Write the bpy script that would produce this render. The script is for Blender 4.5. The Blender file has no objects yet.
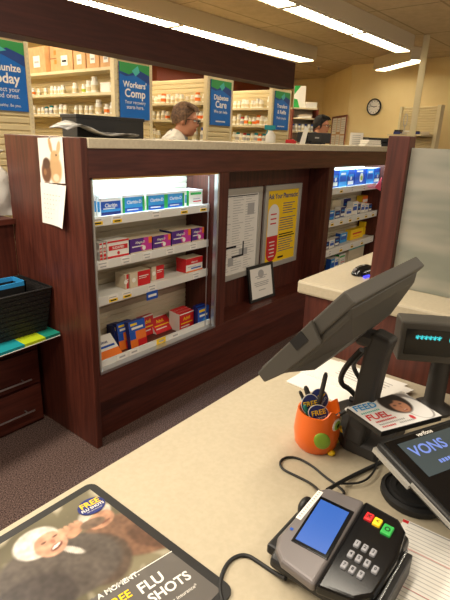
import bpy, bmesh, math, random
from mathutils import Vector, Matrix, Euler, noise as mnoise

SC = bpy.context.scene
COL = SC.collection
rnd = random.Random(7)

# ------------------------------------------------------------------ camera
F_PX = 480.16
PITCH, ROLL, YAW = math.radians(18.543), math.radians(2.2086), math.radians(52.01)
EYE = Vector((0, 0, 1.55))
FW = Vector((math.sin(YAW) * math.cos(PITCH), math.cos(YAW) * math.cos(PITCH), -math.sin(PITCH)))
_r0 = Vector((math.cos(YAW), -math.sin(YAW), 0))
_u0 = _r0.cross(FW)
RT = _r0 * math.cos(ROLL) + _u0 * math.sin(ROLL)
UP = -_r0 * math.sin(ROLL) + _u0 * math.cos(ROLL)
cam_data = bpy.data.cameras.new('camera')
cam = bpy.data.objects.new('camera', cam_data)
COL.objects.link(cam)
cam_data.sensor_fit = 'VERTICAL'
cam_data.sensor_height = 24.0
cam_data.lens = 24.0 * F_PX / 600.0
cam_data.clip_start = 0.02
m = Matrix((RT, UP, -FW)).transposed().to_4x4()
m.translation = EYE
cam.matrix_world = m
SC.camera = cam


def at(px, py, ax, val):
    """The point where the sight line through a pixel meets the plane coordinate[ax] = val."""
    d = RT * ((px - 225) / F_PX) - UP * ((py - 300) / F_PX) + FW
    return EYE + d * ((val - EYE[ax]) / d[ax])


def depth_at(px, py, dep):
    return EYE + (RT * ((px - 225) / F_PX) - UP * ((py - 300) / F_PX) + FW) * dep


# ------------------------------------------------------------------ world and light
SC.view_settings.view_transform = 'Standard'
SC.view_settings.look = 'None'
SC.view_settings.gamma = 1
SC.view_settings.use_curve_mapping = False
SC.view_settings.exposure = 1.1
world = bpy.data.worlds.new('world')
SC.world = world
world.use_nodes = True
bg = world.node_tree.nodes['Background']
bg.inputs[0].default_value = (1.0, 0.9, 0.76, 1)
bg.inputs[1].default_value = 0.28
LENS_STRENGTH = 6.8
STRIP_STRENGTH = 20.0


def area(name, loc, sx, sy, power, col=(1, 0.9, 0.74), rz=0):
    l = bpy.data.lights.new(name, 'AREA')
    l.shape = 'RECTANGLE'
    l.size, l.size_y, l.energy, l.color = sx, sy, power, col
    o = bpy.data.objects.new(name, l)
    o.location = loc
    o.rotation_euler = (0, 0, rz)
    COL.objects.link(o)
    return o


# the shop's unseen ceiling fluorescents, over counter and aisle, plus one added for brightness
area('unseen_ceiling_light', (0.2, 0.6, 2.7), 2.4, 0.3, 17)
area('unseen_ceiling_light', (2.6, -1.2, 2.7), 2.4, 0.3, 22)
area('unseen_ceiling_light', (-0.6, 2.0, 2.7), 2.4, 0.3, 44)
area('unseen_ceiling_light', (0.2, 4.2, 2.7), 2.4, 0.3, 60)  # added out of view to brighten the dim pharmacy shelving


# ------------------------------------------------------------------ materials
def lin(c):
    c = c / 255.0
    return c / 12.92 if c <= 0.04045 else ((c + 0.055) / 1.055) ** 2.4


def rgb(r, g, b):
    return (lin(r), lin(g), lin(b), 1.0)


def mat(name, col, rough=0.5, metal=0.0, emit=0.0, trans=0.0, spec=0.5, alpha=1.0):
    mt = bpy.data.materials.new(name)
    mt.use_nodes = True
    b = mt.node_tree.nodes['Principled BSDF']
    b.inputs['Base Color'].default_value = rgb(*col)
    b.inputs['Roughness'].default_value = rough
    b.inputs['Metallic'].default_value = metal
    b.inputs['Specular IOR Level'].default_value = spec
    b.inputs['Transmission Weight'].default_value = trans
    if emit:
        b.inputs['Emission Color'].default_value = rgb(*col)
        b.inputs['Emission Strength'].default_value = emit
    return mt


def noisy(name, c1, c2, scale, rough=0.6, bump=0.0, detail=4, spec=0.4, stretch=(1, 1, 1), lo=0.35, hi=0.65):
    mt = mat(name, c1, rough, spec=spec)
    nt = mt.node_tree
    b = nt.nodes['Principled BSDF']
    geo = nt.nodes.new('ShaderNodeNewGeometry')
    mp = nt.nodes.new('ShaderNodeMapping')
    mp.inputs['Scale'].default_value = stretch
    nz = nt.nodes.new('ShaderNodeTexNoise')
    nz.inputs['Scale'].default_value = scale
    nz.inputs['Detail'].default_value = detail
    rp = nt.nodes.new('ShaderNodeValToRGB')
    rp.color_ramp.elements[0].position = lo
    rp.color_ramp.elements[1].position = hi
    rp.color_ramp.elements[0].color = rgb(*c1)
    rp.color_ramp.elements[1].color = rgb(*c2)
    nt.links.new(geo.outputs['Position'], mp.inputs['Vector'])
    nt.links.new(mp.outputs[0], nz.inputs['Vector'])
    nt.links.new(nz.outputs[0], rp.inputs[0])
    nt.links.new(rp.outputs[0], b.inputs['Base Color'])
    if bump:
        bp = nt.nodes.new('ShaderNodeBump')
        bp.inputs['Strength'].default_value = bump
        bp.inputs['Distance'].default_value = 0.005
        nt.links.new(nz.outputs[0], bp.inputs['Height'])
        nt.links.new(bp.outputs[0], b.inputs['Normal'])
    return mt


def painted(name, rough=0.5):
    mt = mat(name, (255, 255, 255), rough)
    nt = mt.node_tree
    a = nt.nodes.new('ShaderNodeAttribute')
    a.attribute_name = 'Col'
    nt.links.new(a.outputs['Color'], nt.nodes['Principled BSDF'].inputs['Base Color'])
    return mt


M = {}
M['wood'] = noisy('mahogany', (62, 27, 20), (96, 47, 35), 9, 0.42, stretch=(7, 7, 0.5), lo=0.3, hi=0.75)
M['wood_h'] = noisy('mahogany_flat', (66, 29, 22), (96, 47, 36), 9, 0.36, stretch=(0.5, 7, 7), lo=0.3, hi=0.75)
M['wood_dark'] = noisy('mahogany_beam', (52, 22, 18), (66, 30, 24), 8, 0.55, stretch=(0.5, 7, 7))
M['wood_red'] = mat('reddish_fascia', (120, 48, 28), 0.5)
M['lam'] = noisy('cream_laminate', (180, 168, 144), (186, 174, 150), 90, 0.42, spec=0.35)
M['lam_edge'] = noisy('cream_laminate_edge', (200, 186, 160), (210, 198, 172), 60, 0.5)
M['carpet'] = noisy('carpet', (36, 28, 28), (136, 112, 104), 170, 0.95, bump=0.6, detail=3, spec=0.1, lo=0.34, hi=0.7)
M['wall'] = noisy('yellow_paint', (236, 212, 156), (240, 218, 164), 3, 0.85, spec=0.2)
M['slat'] = mat('cream_slat', (210, 192, 148), 0.6)
M['slat_tan'] = mat('tan_slat', (204, 190, 162), 0.6)
M['shelf'] = mat('cream_shelf', (216, 201, 162), 0.55)
M['lip'] = mat('shelf_lip', (226, 224, 216), 0.4)
M['metal_white'] = mat('white_enamel', (214, 200, 172), 0.5)
M['chrome'] = mat('brushed_chrome', (200, 200, 202), 0.28, 0.9)
M['alu'] = mat('aluminium', (186, 183, 176), 0.4, 0.35)
M['brass'] = mat('brass_trim', (176, 130, 70), 0.4, 0.6)
M['black'] = mat('black_plastic', (26, 25, 25), 0.45)
M['black_gloss'] = mat('black_gloss', (14, 14, 16), 0.15)
M['grey'] = mat('charcoal_plastic', (72, 68, 62), 0.5)
M['grey_d'] = mat('dark_charcoal_plastic', (46, 43, 41), 0.55)
M['silver'] = mat('silver_plastic', (118, 112, 112), 0.35, 0.3)
M['silver_key'] = mat('grey_keycap', (150, 150, 156), 0.4)
M['rubber'] = mat('rubber', (20, 19, 19), 0.6)
M['white'] = mat('white_plastic', (238, 234, 224), 0.45)
M['paper'] = mat('white_paper', (236, 232, 224), 0.8, spec=0.2)
M['paper_g'] = mat('grey_print', (176, 174, 172), 0.8, spec=0.2)
M['ink'] = mat('black_ink', (24, 24, 28), 0.7, spec=0.2)
M['ink_r'] = mat('red_ink', (204, 34, 40), 0.6)
M['card'] = noisy('cardboard', (200, 154, 106), (210, 166, 116), 20, 0.8)
M['card_d'] = mat('cardboard_seam', (146, 100, 60), 0.8)
M['orange'] = mat('orange_glaze', (236, 106, 26), 0.3)
M['green'] = mat('green_glaze', (138, 176, 52), 0.35)
M['yellow'] = mat('yellow', (250, 206, 24), 0.45)
M['blue'] = mat('blue', (24, 82, 180), 0.45)
M['blue_l'] = mat('light_blue', (50, 150, 214), 0.45)
M['blue_d'] = mat('navy', (22, 36, 108), 0.45)
M['sign_blue'] = mat('sign_blue', (0, 98, 184), 0.5)
M['sign_navy'] = mat('sign_navy', (24, 60, 130), 0.5)
M['sign_green'] = mat('sign_green', (44, 142, 72), 0.5)
M['sign_teal'] = mat('sign_teal', (70, 176, 168), 0.5)
M['green_box'] = mat('green_card', (40, 168, 70), 0.45)
M['red'] = mat('red', (206, 30, 36), 0.45)
M['purple'] = mat('purple', (82, 36, 128), 0.45)
M['magenta'] = mat('magenta', (196, 50, 150), 0.45)
M['pink'] = mat('pink', (248, 92, 130), 0.6)
M['orange_c'] = mat('orange_card', (240, 122, 40), 0.45)
M['teal'] = mat('teal', (22, 140, 150), 0.5)
M['teal_d'] = mat('teal_green', (24, 128, 110), 0.5)
M['lime'] = mat('lime', (176, 196, 30), 0.5)
M['beige'] = mat('beige_card', (212, 196, 168), 0.6)
M['skin'] = mat('skin', (206, 142, 108), 0.55)
M['skin2'] = mat('skin_tan', (196, 134, 100), 0.55)
M['lips'] = mat('lips', (168, 84, 74), 0.5)
M['hair_b'] = noisy('brown_hair', (74, 50, 34), (118, 88, 62), 60, 0.6, bump=0.5)
M['hair_k'] = noisy('black_hair', (10, 8, 8), (28, 22, 20), 60, 0.8, bump=0.5)
M['coat'] = mat('white_coat', (236, 230, 218), 0.8)
M['shirt'] = mat('grey_shirt', (150, 150, 148), 0.8)
M['shirt_d'] = mat('dark_shirt', (48, 44, 50), 0.8)
M['trouser'] = mat('dark_trousers', (40, 38, 44), 0.8)
M['eye'] = mat('eye_white', (235, 230, 222), 0.3)
M['lens_on'] = mat('lit_diffuser', (255, 242, 214), 0.5, emit=LENS_STRENGTH)
M['strip_on'] = mat('lit_cool_strip', (190, 228, 255), 0.5, emit=STRIP_STRENGTH)
M['lcd'] = mat('lit_blue_lcd', (44, 86, 168), 0.3, emit=0.14)
M['lcd_dark'] = mat('dark_tablet_screen', (62, 72, 76), 0.15, emit=0.12)
M['lcd_txt'] = mat('lit_screen_lettering', (100, 124, 200), 0.4, emit=0.22)
M['vfd'] = mat('lit_cyan_segments', (60, 205, 215), 0.4, emit=0.4)
M['print'] = painted('printed_picture', 0.45)
M['laminated'] = painted('laminated_picture', 0.3)
M['basket'] = noisy('black_woven', (16, 14, 14), (40, 35, 33), 120, 0.6, bump=0.8, stretch=(1, 1, 1.6))
M['clear'] = mat('clear_plastic', (225, 230, 232), 0.1, trans=0.85)
M['foil'] = noisy('glossy_newsprint', (70, 68, 66), (180, 176, 170), 14, 0.3, detail=6)

# frosted glass
g_ = mat('frosted_glass', (206, 212, 204), 0.6, trans=0.55)
nt = g_.node_tree
nz = nt.nodes.new('ShaderNodeTexNoise')
nz.inputs['Scale'].default_value = 6
rp = nt.nodes.new('ShaderNodeValToRGB')
rp.color_ramp.elements[0].position, rp.color_ramp.elements[1].position = 0.38, 0.6
rp.color_ramp.elements[0].color, rp.color_ramp.elements[1].color = rgb(160, 164, 152), rgb(202, 196, 182)
nt.links.new(nz.outputs[0], rp.inputs[0])
nt.links.new(rp.outputs[0], nt.nodes['Principled BSDF'].inputs['Base Color'])
M['frost'] = g_

# ceiling tiles: mineral board with a grid
c_ = noisy('ceiling_board', (206, 186, 152), (216, 196, 162), 14, 0.9, spec=0.1)
nt = c_.node_tree
geo = nt.nodes.new('ShaderNodeNewGeometry')
mp = nt.nodes.new('ShaderNodeMapping')
mp.inputs['Rotation'].default_value = (0, 0, math.radians(3))
br = nt.nodes.new('ShaderNodeTexBrick')
br.offset = 0
br.inputs['Color1'].default_value = (1, 1, 1, 1)
br.inputs['Color2'].default_value = (0.92, 0.92, 0.92, 1)
br.inputs['Mortar'].default_value = (0.66, 0.64, 0.6, 1)
br.inputs['Scale'].default_value = 1.0
br.inputs['Mortar Size'].default_value = 0.012
br.inputs['Brick Width'].default_value = 1.2
br.inputs['Row Height'].default_value = 0.6
mx = nt.nodes.new('ShaderNodeMix')
mx.data_type = 'RGBA'
mx.blend_type = 'MULTIPLY'
mx.inputs['Factor'].default_value = 1
bsdf = nt.nodes['Principled BSDF']
src = bsdf.inputs['Base Color'].links[0].from_socket
nt.links.new(geo.outputs['Position'], mp.inputs[0])
nt.links.new(mp.outputs[0], br.inputs['Vector'])
nt.links.new(src, mx.inputs['A'])
nt.links.new(br.outputs['Color'], mx.inputs['B'])
nt.links.new(mx.outputs['Result'], bsdf.inputs['Base Color'])
M['ceiling'] = c_


# ------------------------------------------------------------------ geometry helpers
_TEXT = {}


def text_data(s, bold):
    k = (s, bold)
    if k not in _TEXT:
        cu = bpy.data.curves.new('lettering', 'FONT')
        cu.body = s
        cu.align_x, cu.align_y = 'CENTER', 'CENTER'
        cu.offset = 0.022 if bold else 0.0
        cu.resolution_u = 3
        o = bpy.data.objects.new('lettering', cu)
        COL.objects.link(o)
        dg = bpy.context.evaluated_depsgraph_get()
        me = bpy.data.meshes.new_from_object(o.evaluated_get(dg))
        _TEXT[k] = ([v.co.copy() for v in me.vertices], [tuple(p.vertices) for p in me.polygons])
        bpy.data.objects.remove(o)
        bpy.data.curves.remove(cu)
        bpy.data.meshes.remove(me)
    return _TEXT[k]


class G:
    def __init__(self):
        self.v, self.f, self.m, self.mats = [], [], [], []
        self.T = Matrix()

    def mi(self, k):
        mt = M[k] if isinstance(k, str) else k
        if mt not in self.mats:
            self.mats.append(mt)
        return self.mats.index(mt)

    def add(self, vs, fs, k, T=None):
        T = self.T @ T if T is not None else self.T
        n = len(self.v)
        self.v += [tuple(T @ Vector(p)) for p in vs]
        self.f += [tuple(n + i for i in f) for f in fs]
        self.m += [self.mi(k)] * len(fs)
        return self

    def box(self, x0, y0, z0, x1, y1, z1, k, T=None, sides=None):
        vs = [(x0, y0, z0), (x1, y0, z0), (x1, y1, z0), (x0, y1, z0), (x0, y0, z1), (x1, y0, z1), (x1, y1, z1), (x0, y1, z1)]
        fs = dict(bottom=(0, 3, 2, 1), top=(4, 5, 6, 7), front=(0, 1, 5, 4), back=(2, 3, 7, 6), low=(3, 0, 4, 7), high=(1, 2, 6, 5))
        T2 = self.T @ T if T is not None else self.T
        n = len(self.v)
        self.v += [tuple(T2 @ Vector(p)) for p in vs]
        for nm, f in fs.items():
            self.f.append(tuple(n + i for i in f))
            self.m.append(self.mi((sides or {}).get(nm, k)))
        return self

    def quad(self, pts, k, T=None):
        return self.add(pts, [tuple(range(len(pts)))], k, T)

    def rect(self, x0, z0, x1, z1, y, k, T=None):
        """upright rectangle facing -y"""
        return self.quad([(x0, y, z0), (x1, y, z0), (x1, y, z1), (x0, y, z1)], k, T)

    def flat(self, x0, y0, x1, y1, z, k, T=None):
        return self.quad([(x0, y0, z), (x1, y0, z), (x1, y1, z), (x0, y1, z)], k, T)

    def prism(self, pts, ext, k, T=None, kcap=None):
        n = len(pts)
        e = Vector(ext)
        a = [Vector(p) for p in pts]
        vs = a + [p + e for p in a]
        self.add(vs, [(i, (i + 1) % n, (i + 1) % n + n, i + n) for i in range(n)], k, T)
        nn = len(self.v) - 2 * n
        self.f += [tuple(nn + i for i in reversed(range(n))), tuple(nn + n + i for i in range(n))]
        self.m += [self.mi(kcap or k)] * 2
        return self

    def lathe(self, prof, k, n=16, T=None, cap=True):
        vs, fs = [], []
        for r, z in prof:
            for i in range(n):
                a = 2 * math.pi * i / n
                vs.append((r * math.cos(a), r * math.sin(a), z))
        for j in range(len(prof) - 1):
            for i in range(n):
                fs.append((j * n + i, j * n + (i + 1) % n, (j + 1) * n + (i + 1) % n, (j + 1) * n + i))
        if cap:
            fs.append(tuple(reversed(range(n))))
            fs.append(tuple((len(prof) - 1) * n + i for i in range(n)))
        return self.add(vs, fs, k, T)

    def ball(self, c, r, k, n=14, T=None):
        r = (r, r, r) if isinstance(r, (int, float)) else r
        h = n // 2 + 1
        vs, fs = [(c[0], c[1], c[2] - r[2])], []
        for j in range(1, h):
            t = math.pi * j / h
            for i in range(n):
                a = 2 * math.pi * i / n
                vs.append((c[0] + r[0] * math.sin(t) * math.cos(a), c[1] + r[1] * math.sin(t) * math.sin(a), c[2] - r[2] * math.cos(t)))
        vs.append((c[0], c[1], c[2] + r[2]))
        for i in range(n):
            fs.append((0, 1 + (i + 1) % n, 1 + i))
            for j in range(h - 2):
                a = 1 + j * n
                fs.append((a + i, a + (i + 1) % n, a + n + (i + 1) % n, a + n + i))
            a = 1 + (h - 2) * n
            fs.append((a + i, a + (i + 1) % n, len(vs) - 1))
        return self.add(vs, fs, k, T)

    def tube(self, path, r, k, n=8, T=None, smooth=0):
        p = [Vector(q) for q in path]
        for _ in range(smooth):
            q = [p[0]]
            for a, b in zip(p, p[1:]):
                q += [a * 0.75 + b * 0.25, a * 0.25 + b * 0.75]
            q.append(p[-1])
            p = q
        rs = r if isinstance(r, (list, tuple)) else [r] * len(p)
        if len(rs) != len(p):
            rs = [rs[min(len(rs) - 1, int(i * len(rs) / len(p)))] for i in range(len(p))]
        vs, fs = [], []
        prev = None
        for i, c in enumerate(p):
            d = (p[min(i + 1, len(p) - 1)] - p[max(i - 1, 0)]).normalized()
            u = prev - d * prev.dot(d) if prev is not None else d.orthogonal()
            if u.length < 1e-6:
                u = d.orthogonal()
            u.normalize()
            prev = u
            w = d.cross(u)
            for j in range(n):
                a = 2 * math.pi * j / n
                vs.append(c + (u * math.cos(a) + w * math.sin(a)) * rs[i])
        for i in range(len(p) - 1):
            for j in range(n):
                fs.append((i * n + j, i * n + (j + 1) % n, (i + 1) * n + (j + 1) % n, (i + 1) * n + j))
        fs.append(tuple(reversed(range(n))))
        fs.append(tuple((len(p) - 1) * n + j for j in range(n)))
        return self.add(vs, fs, k, T)

    def text(self, s, size, k, T, bold=False, sx=1.0):
        vs, fs = text_data(s, bold)
        return self.add([(p.x * size * sx, p.y * size, 0) for p in vs], fs, k, T)

    def build(self, name, parent=None, loc=None, rot=None, bevel=0, smooth=False, seg=2):
        me = bpy.data.meshes.new(name)
        me.from_pydata(self.v, [], self.f)
        for mt in self.mats:
            me.materials.append(mt)
        me.polygons.foreach_set('material_index', self.m)
        if smooth:
            me.polygons.foreach_set('use_smooth', [True] * len(self.f))
        me.update()
        o = bpy.data.objects.new(name, me)
        COL.objects.link(o)
        o.parent = parent
        if loc is not None:
            o.location = loc
        if rot is not None:
            o.rotation_euler = rot
        if bevel:
            b = o.modifiers.new('edge', 'BEVEL')
            b.width, b.segments, b.limit_method = bevel, seg, 'ANGLE'
            b.angle_limit = math.radians(40)
        if smooth:
            bm = bmesh.new()
            bm.from_mesh(me)
            bmesh.ops.recalc_face_normals(bm, faces=bm.faces)
            for e in bm.edges:
                if len(e.link_faces) == 2 and e.calc_face_angle(0) > math.radians(42):
                    e.smooth = False
            bm.to_mesh(me)
            bm.free()
        return o


def tag(o, label, cat, group=None):
    o['label'], o['category'] = label, cat
    if group:
        o['group'] = group
    return o


def thing(name, label, cat, loc=(0, 0, 0), rot=(0, 0, 0), group=None):
    o = bpy.data.objects.new(name, None)
    o.empty_display_size = 0.1
    COL.objects.link(o)
    o.location, o.rotation_euler = loc, rot
    return tag(o, label, cat, group)


def struct(o):
    o['kind'] = 'structure'
    return o


def Tm(loc=(0, 0, 0), rot=(0, 0, 0), s=1):
    return Matrix.Translation(loc) @ Euler(rot).to_matrix().to_4x4() @ Matrix.Scale(s, 4)


def basis(o, x, y):
    """matrix whose local x,y run along the given directions (z = x cross y)"""
    x = Vector(x).normalized()
    z = x.cross(Vector(y)).normalized()
    y = z.cross(x)
    T = Matrix((x, y, z)).transposed().to_4x4()
    T.translation = Vector(o)
    return T


FACE = Matrix(((1, 0, 0, 0), (0, 0, -1, 0), (0, 1, 0, 0), (0, 0, 0, 1)))  # lettering on a surface facing -y


def face_T(x, y, z):
    return Matrix.Translation((x, y, z)) @ FACE


def picture(name, corners, nx, ny, fn, k, parent=None, lift=0.0):
    """flat printed picture: bilinear grid over four corners (low-left, low-right, up-right, up-left); fn(u,v) gives its printed colour"""
    a, b, c, d = [Vector(p) for p in corners]
    vs, fs, cols = [], [], []
    nrm = (b - a).cross(d - a).normalized() * lift
    for j in range(ny + 1):
        for i in range(nx + 1):
            u, v = i / nx, j / ny
            vs.append((a * (1 - u) + b * u) * (1 - v) + (d * (1 - u) + c * u) * v + nrm)
            cols.append(fn(u, v))
    for j in range(ny):
        for i in range(nx):
            p = j * (nx + 1) + i
            fs.append((p, p + 1, p + nx + 2, p + nx + 1))
    me = bpy.data.meshes.new(name)
    me.from_pydata(vs, [], fs)
    me.materials.append(M[k])
    at_ = me.color_attributes.new('Col', 'FLOAT_COLOR', 'POINT')
    for i, c in enumerate(cols):
        at_.data[i].color = rgb(*c)
    o = bpy.data.objects.new(name, me)
    COL.objects.link(o)
    o.parent = parent
    return o


def mixc(a, b, t):
    t = max(0, min(1, t))
    return tuple(p + (q - p) * t for p, q in zip(a, b))


def blob(c, col, u, v, cu, cv, ru, rv, soft=0.25, ang=0):
    du, dv = u - cu, v - cv
    if ang:
        du, dv = du * math.cos(ang) + dv * math.sin(ang), -du * math.sin(ang) + dv * math.cos(ang)
    d = math.hypot(du / ru, dv / rv)
    return mixc(c, col, (1 - d) / soft)


ORD = ['first', 'second', 'third', 'fourth', 'fifth', 'sixth', 'seventh', 'eighth', 'ninth', 'tenth', 'eleventh', 'twelfth', 'thirteenth', 'fourteenth', 'fifteenth', 'sixteenth']

# ------------------------------------------------------------------ the setting
CEIL = 2.75
PH = 0.18     # the pharmacy stands on a raised floor
g = G()
g.box(-3, -3, -0.05, 10, 6.2, 0, 'carpet')
struct(g.build('floor'))
g = G()
g.box(-2.5, 2.75, 0, 9.9, 6.0, PH, 'carpet')
struct(g.build('floor_pharmacy'))
g = G()
g.box(-3, -3, CEIL, 10, 6.2, CEIL + 0.05, 'ceiling')
struct(g.build('ceiling'))


def wall(name, p, q, z0=0, z1=CEIL, th=0.08):
    p, q = Vector((p[0], p[1], 0)), Vector((q[0], q[1], 0))
    d = (q - p).normalized()
    n = Vector((d.y, -d.x, 0)) * -th
    g = G()
    g.prism([(p.x, p.y, z0), (q.x, q.y, z0), (q.x + n.x, q.y + n.y, z0), (p.x + n.x, p.y + n.y, z0)], (0, 0, z1 - z0), 'wall')
    return struct(g.build(name))


wall('wall_back', (-3, 6.0), (9.24, 6.0))
wall('wall_far', (9.24, 6.0), (9.24, 4.94))
wall('wall_diagonal', (9.24, 4.94), (7.91, 3.755))
wall('wall_right', (7.91, 3.755), (7.1, -3))
# reddish fascia high on the back wall
g = G()
g.box(5.6, 5.86, 2.36, 9.2, 5.99, 2.62, 'wood_red')
struct(g.build('trim_2'))

# dark wood header over the pharmacy counter, on its two posts
g = G()
g.box(-1.2, 2.3, 1.968, 3.77, 2.44, 2.166, 'wood_dark')
struct(g.build('trim_1', bevel=0.003))
g = G()
g.box(-1.2, 2.3, 0, -1.05, 2.44, 1.968, 'wood_dark')
struct(g.build('trim_3'))

# ------------------------------------------------------------------ ceiling lights


def light_fixture(p, q, w, label, segs):
    p, q = Vector(p), Vector(q)
    L = (q - p).length
    rz = math.atan2(q.y - p.y, q.x - p.x)
    t = thing('ceiling_light', label, 'ceiling light', (p.x, p.y, 2.6), (0, 0, rz), 'fluorescent ceiling lights')
    h = CEIL - 2.6
    g = G()
    g.prism([(0, -w / 2 - 0.03, 0.0), (0, w / 2 + 0.03, 0.0), (0, w / 2 + 0.03, h), (0, -w / 2 - 0.03, h)], (L, 0, 0), 'metal_white')
    g.build('housing', t, bevel=0.004)
    for i in range(segs):
        a, b = L * i / segs + 0.02, L * (i + 1) / segs - 0.02
        g = G()
        g.box(a, -w / 2, -0.012, b, w / 2, 0.004, 'lens_on')
        d = g.build('diffuser', t)
        if i:
            g = G()
            g.box(a - 0.045, -w / 2 - 0.01, -0.02, a + 0.005, w / 2 + 0.01, 0.001, 'metal_white')
            g.build('joint_cover', t)
        g = G()
        n = max(4, int((b - a) / 0.08))
        for j in range(n + 1):
            x = a + (b - a) * j / n
            g.box(x - 0.006, -w / 2, -0.022, x + 0.006, w / 2, -0.012, 'metal_white')
        g.box(a, -w / 2 - 0.008, -0.0125, b, -w / 2, 0.0, 'metal_white')
        g.box(a, w / 2, -0.018, b, w / 2 + 0.008, 0.0, 'metal_white')
        g.build('louvre', d)
    return t


light_fixture((1.4, 3.93, 0), (6.3, 3.67, 0), 0.24, 'long lit fluorescent fixture running just behind the dark wood header', 4)
light_fixture((1.4, 2.52, 0), (6.14, 2.30, 0), 0.17, 'long lit fluorescent fixture in the open ceiling, ending beside the wall with the clock', 4)
light_fixture((7.5, 3.12, 0), (6.86, 2.36, 0), 0.17, 'short lit fluorescent fixture above the clock, partly behind the ceiling pole', 1)

light_fixture((2.0, 4.65, 0), (6.4, 4.65, 0), 0.2, 'added lit fluorescent fixture over the shelving rows, hidden by the dark header', 4)  # unseen extra fixture, added to brighten the pharmacy shelves and walls
light_fixture((2.0, 5.35, 0), (7.5, 5.3, 0), 0.2, 'added lit fluorescent fixture at the back of the pharmacy, hidden by the dark wood header', 4)  # added out of sight behind the header to light the far walls

t = thing('sprinkler', 'small ceiling sprinkler hanging near the corner of the yellow walls', 'sprinkler', (*at(318.5, 68, 2, CEIL - 0.03)[:2], CEIL - 0.001))
g = G()
g.lathe([(0.03, -0.012), (0.05, 0.0)], 'metal_white', 16)
g.build('flange', t)
g = G()
g.lathe([(0.014, -0.012), (0.012, -0.05), (0.032, -0.055), (0.032, -0.06)], 'alu', 14)
g.build('head', t)

# cream pole from floor to ceiling
g = G()
g.box(-0.034, -0.034, 0, 0.034, 0.034, CEIL, 'shelf')
g.box(-0.012, -0.038, 0.02, 0.012, -0.034, CEIL - 0.02, 'slat')
tag(g.build('power_pole', loc=(6.2, 2.075, 0), rot=(0, 0, 0.3), bevel=0.004), 'cream square pole running up to the ceiling by the yellow wall', 'pole')

# ------------------------------------------------------------------ pharmacy cabinet (wall of dark wood with display recesses)
FY, BY, TOPZ = 1.8, 2.42, 1.533
X0, X1 = 1.274, 5.25
cab = thing('pharmacy_cabinet', 'long dark mahogany pharmacy counter cabinet with lit display recesses', 'cabinet', (0, 0, 0))
g = G()
g.box(X0, FY - 0.004, 0, X0 + 0.034, BY, TOPZ, 'wood')
g.build('end_panel', cab, bevel=0.003)
g = G()   # the face: rails and stiles round the three recesses
W1 = (1.318, 2.205, 0.412, 1.365)
W2 = (2.30, 3.58, 0.412, 1.365)
W3 = (3.67, 4.86, 0.412, 1.365)
xs = X0 + 0.034
g.box(xs, FY, 1.365, X1, FY + 0.03, 1.49, 'wood_h')
g.box(xs, FY, 0.25, X1, FY + 0.03, 0.412, 'wood_h')
for a, b in ((xs, W1[0]), (W1[1], W2[0]), (W2[1], W3[0]), (W3[1], X1)):
    g.box(a, FY, 0.412, b, FY + 0.03, 1.365, 'wood')
g.build('face_frame', cab, bevel=0.002)
g = G()
g.box(xs, FY + 0.055, 0, X1, FY + 0.085, 0.25, 'wood_h')
g.build('toe_kick', cab)
g = G()   # back and carcass
g.box(xs, BY - 0.03, 0, X1, BY, 1.49, 'wood')
g.box(X1 - 0.03, FY + 0.03, 0, X1, BY - 0.03, 1.49, 'wood')
for a in (W1[1], W2[0] - 0.02, W2[1], W3[0] - 0.02, W3[1]):
    g.box(a, FY + 0.03, 0.25, a + 0.02, BY - 0.03, 1.49, 'wood')
for w in (W1, W2, W3):
    yb = 2.0 if w is W2 else 2.09
    g.box(w[0] - (0.01 if w is W1 else 0), FY + 0.03, w[2] - 0.02, w[1], yb, w[2], 'wood_h')
    g.box(w[0] - (0.01 if w is W1 else 0), FY + 0.03, 1.45, w[1], BY - 0.03, 1.47, 'lip' if w is not W2 else 'wood_h')
g.box(W2[0], 1.975, W2[2], W2[1], 2.0, 1.45, 'wood')
g.build('carcass', cab)


def slatback(w, y, pitch=0.032):
    g = G()
    x0, x1, z0, z1 = w[0], w[1], w[2], 1.45
    pts = [(x0, y + 0.02, z0), (x0, y + 0.02, z1)]
    z = z1
    prof = []
    while z > z0 + pitch:
        prof += [(x0, y, z), (x0, y - 0.006, z - 0.004), (x0, y - 0.006, z - pitch + 0.004)]
        z -= pitch
    pts += prof + [(x0, y, z0)]
    g.prism(pts, (x1 - x0, 0, 0), 'slat_tan')
    return g


slatback(W1, 2.06).build('display_back', cab)
slatback(W3, 2.06).build('display_back', cab)
# metal edge round the first recess
g = G()
g.box(W1[0], FY - 0.006, W1[3] - 0.008, W1[1], FY + 0.02, W1[3], 'brass')
g.box(W1[0], FY - 0.006, W1[2], W1[0] + 0.008, FY + 0.02, W1[3], 'alu')
g.box(W1[1] - 0.014, FY - 0.006, W1[2], W1[1], FY + 0.02, W1[3], 'chrome')
g.box(W1[0], FY - 0.008, W1[2], W1[1], FY + 0.035, W1[2] + 0.014, 'chrome')
g.box(W1[0], FY + 0.036, W1[2], W1[1], FY + 0.046, W1[2] + 0.045, 'lip')
g.box(W1[1] - 0.055, FY + 0.03, W1[2], W1[1] - 0.05, FY + 0.034, W1[3] - 0.02, 'chrome')
g.build('display_frame', cab)


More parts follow.
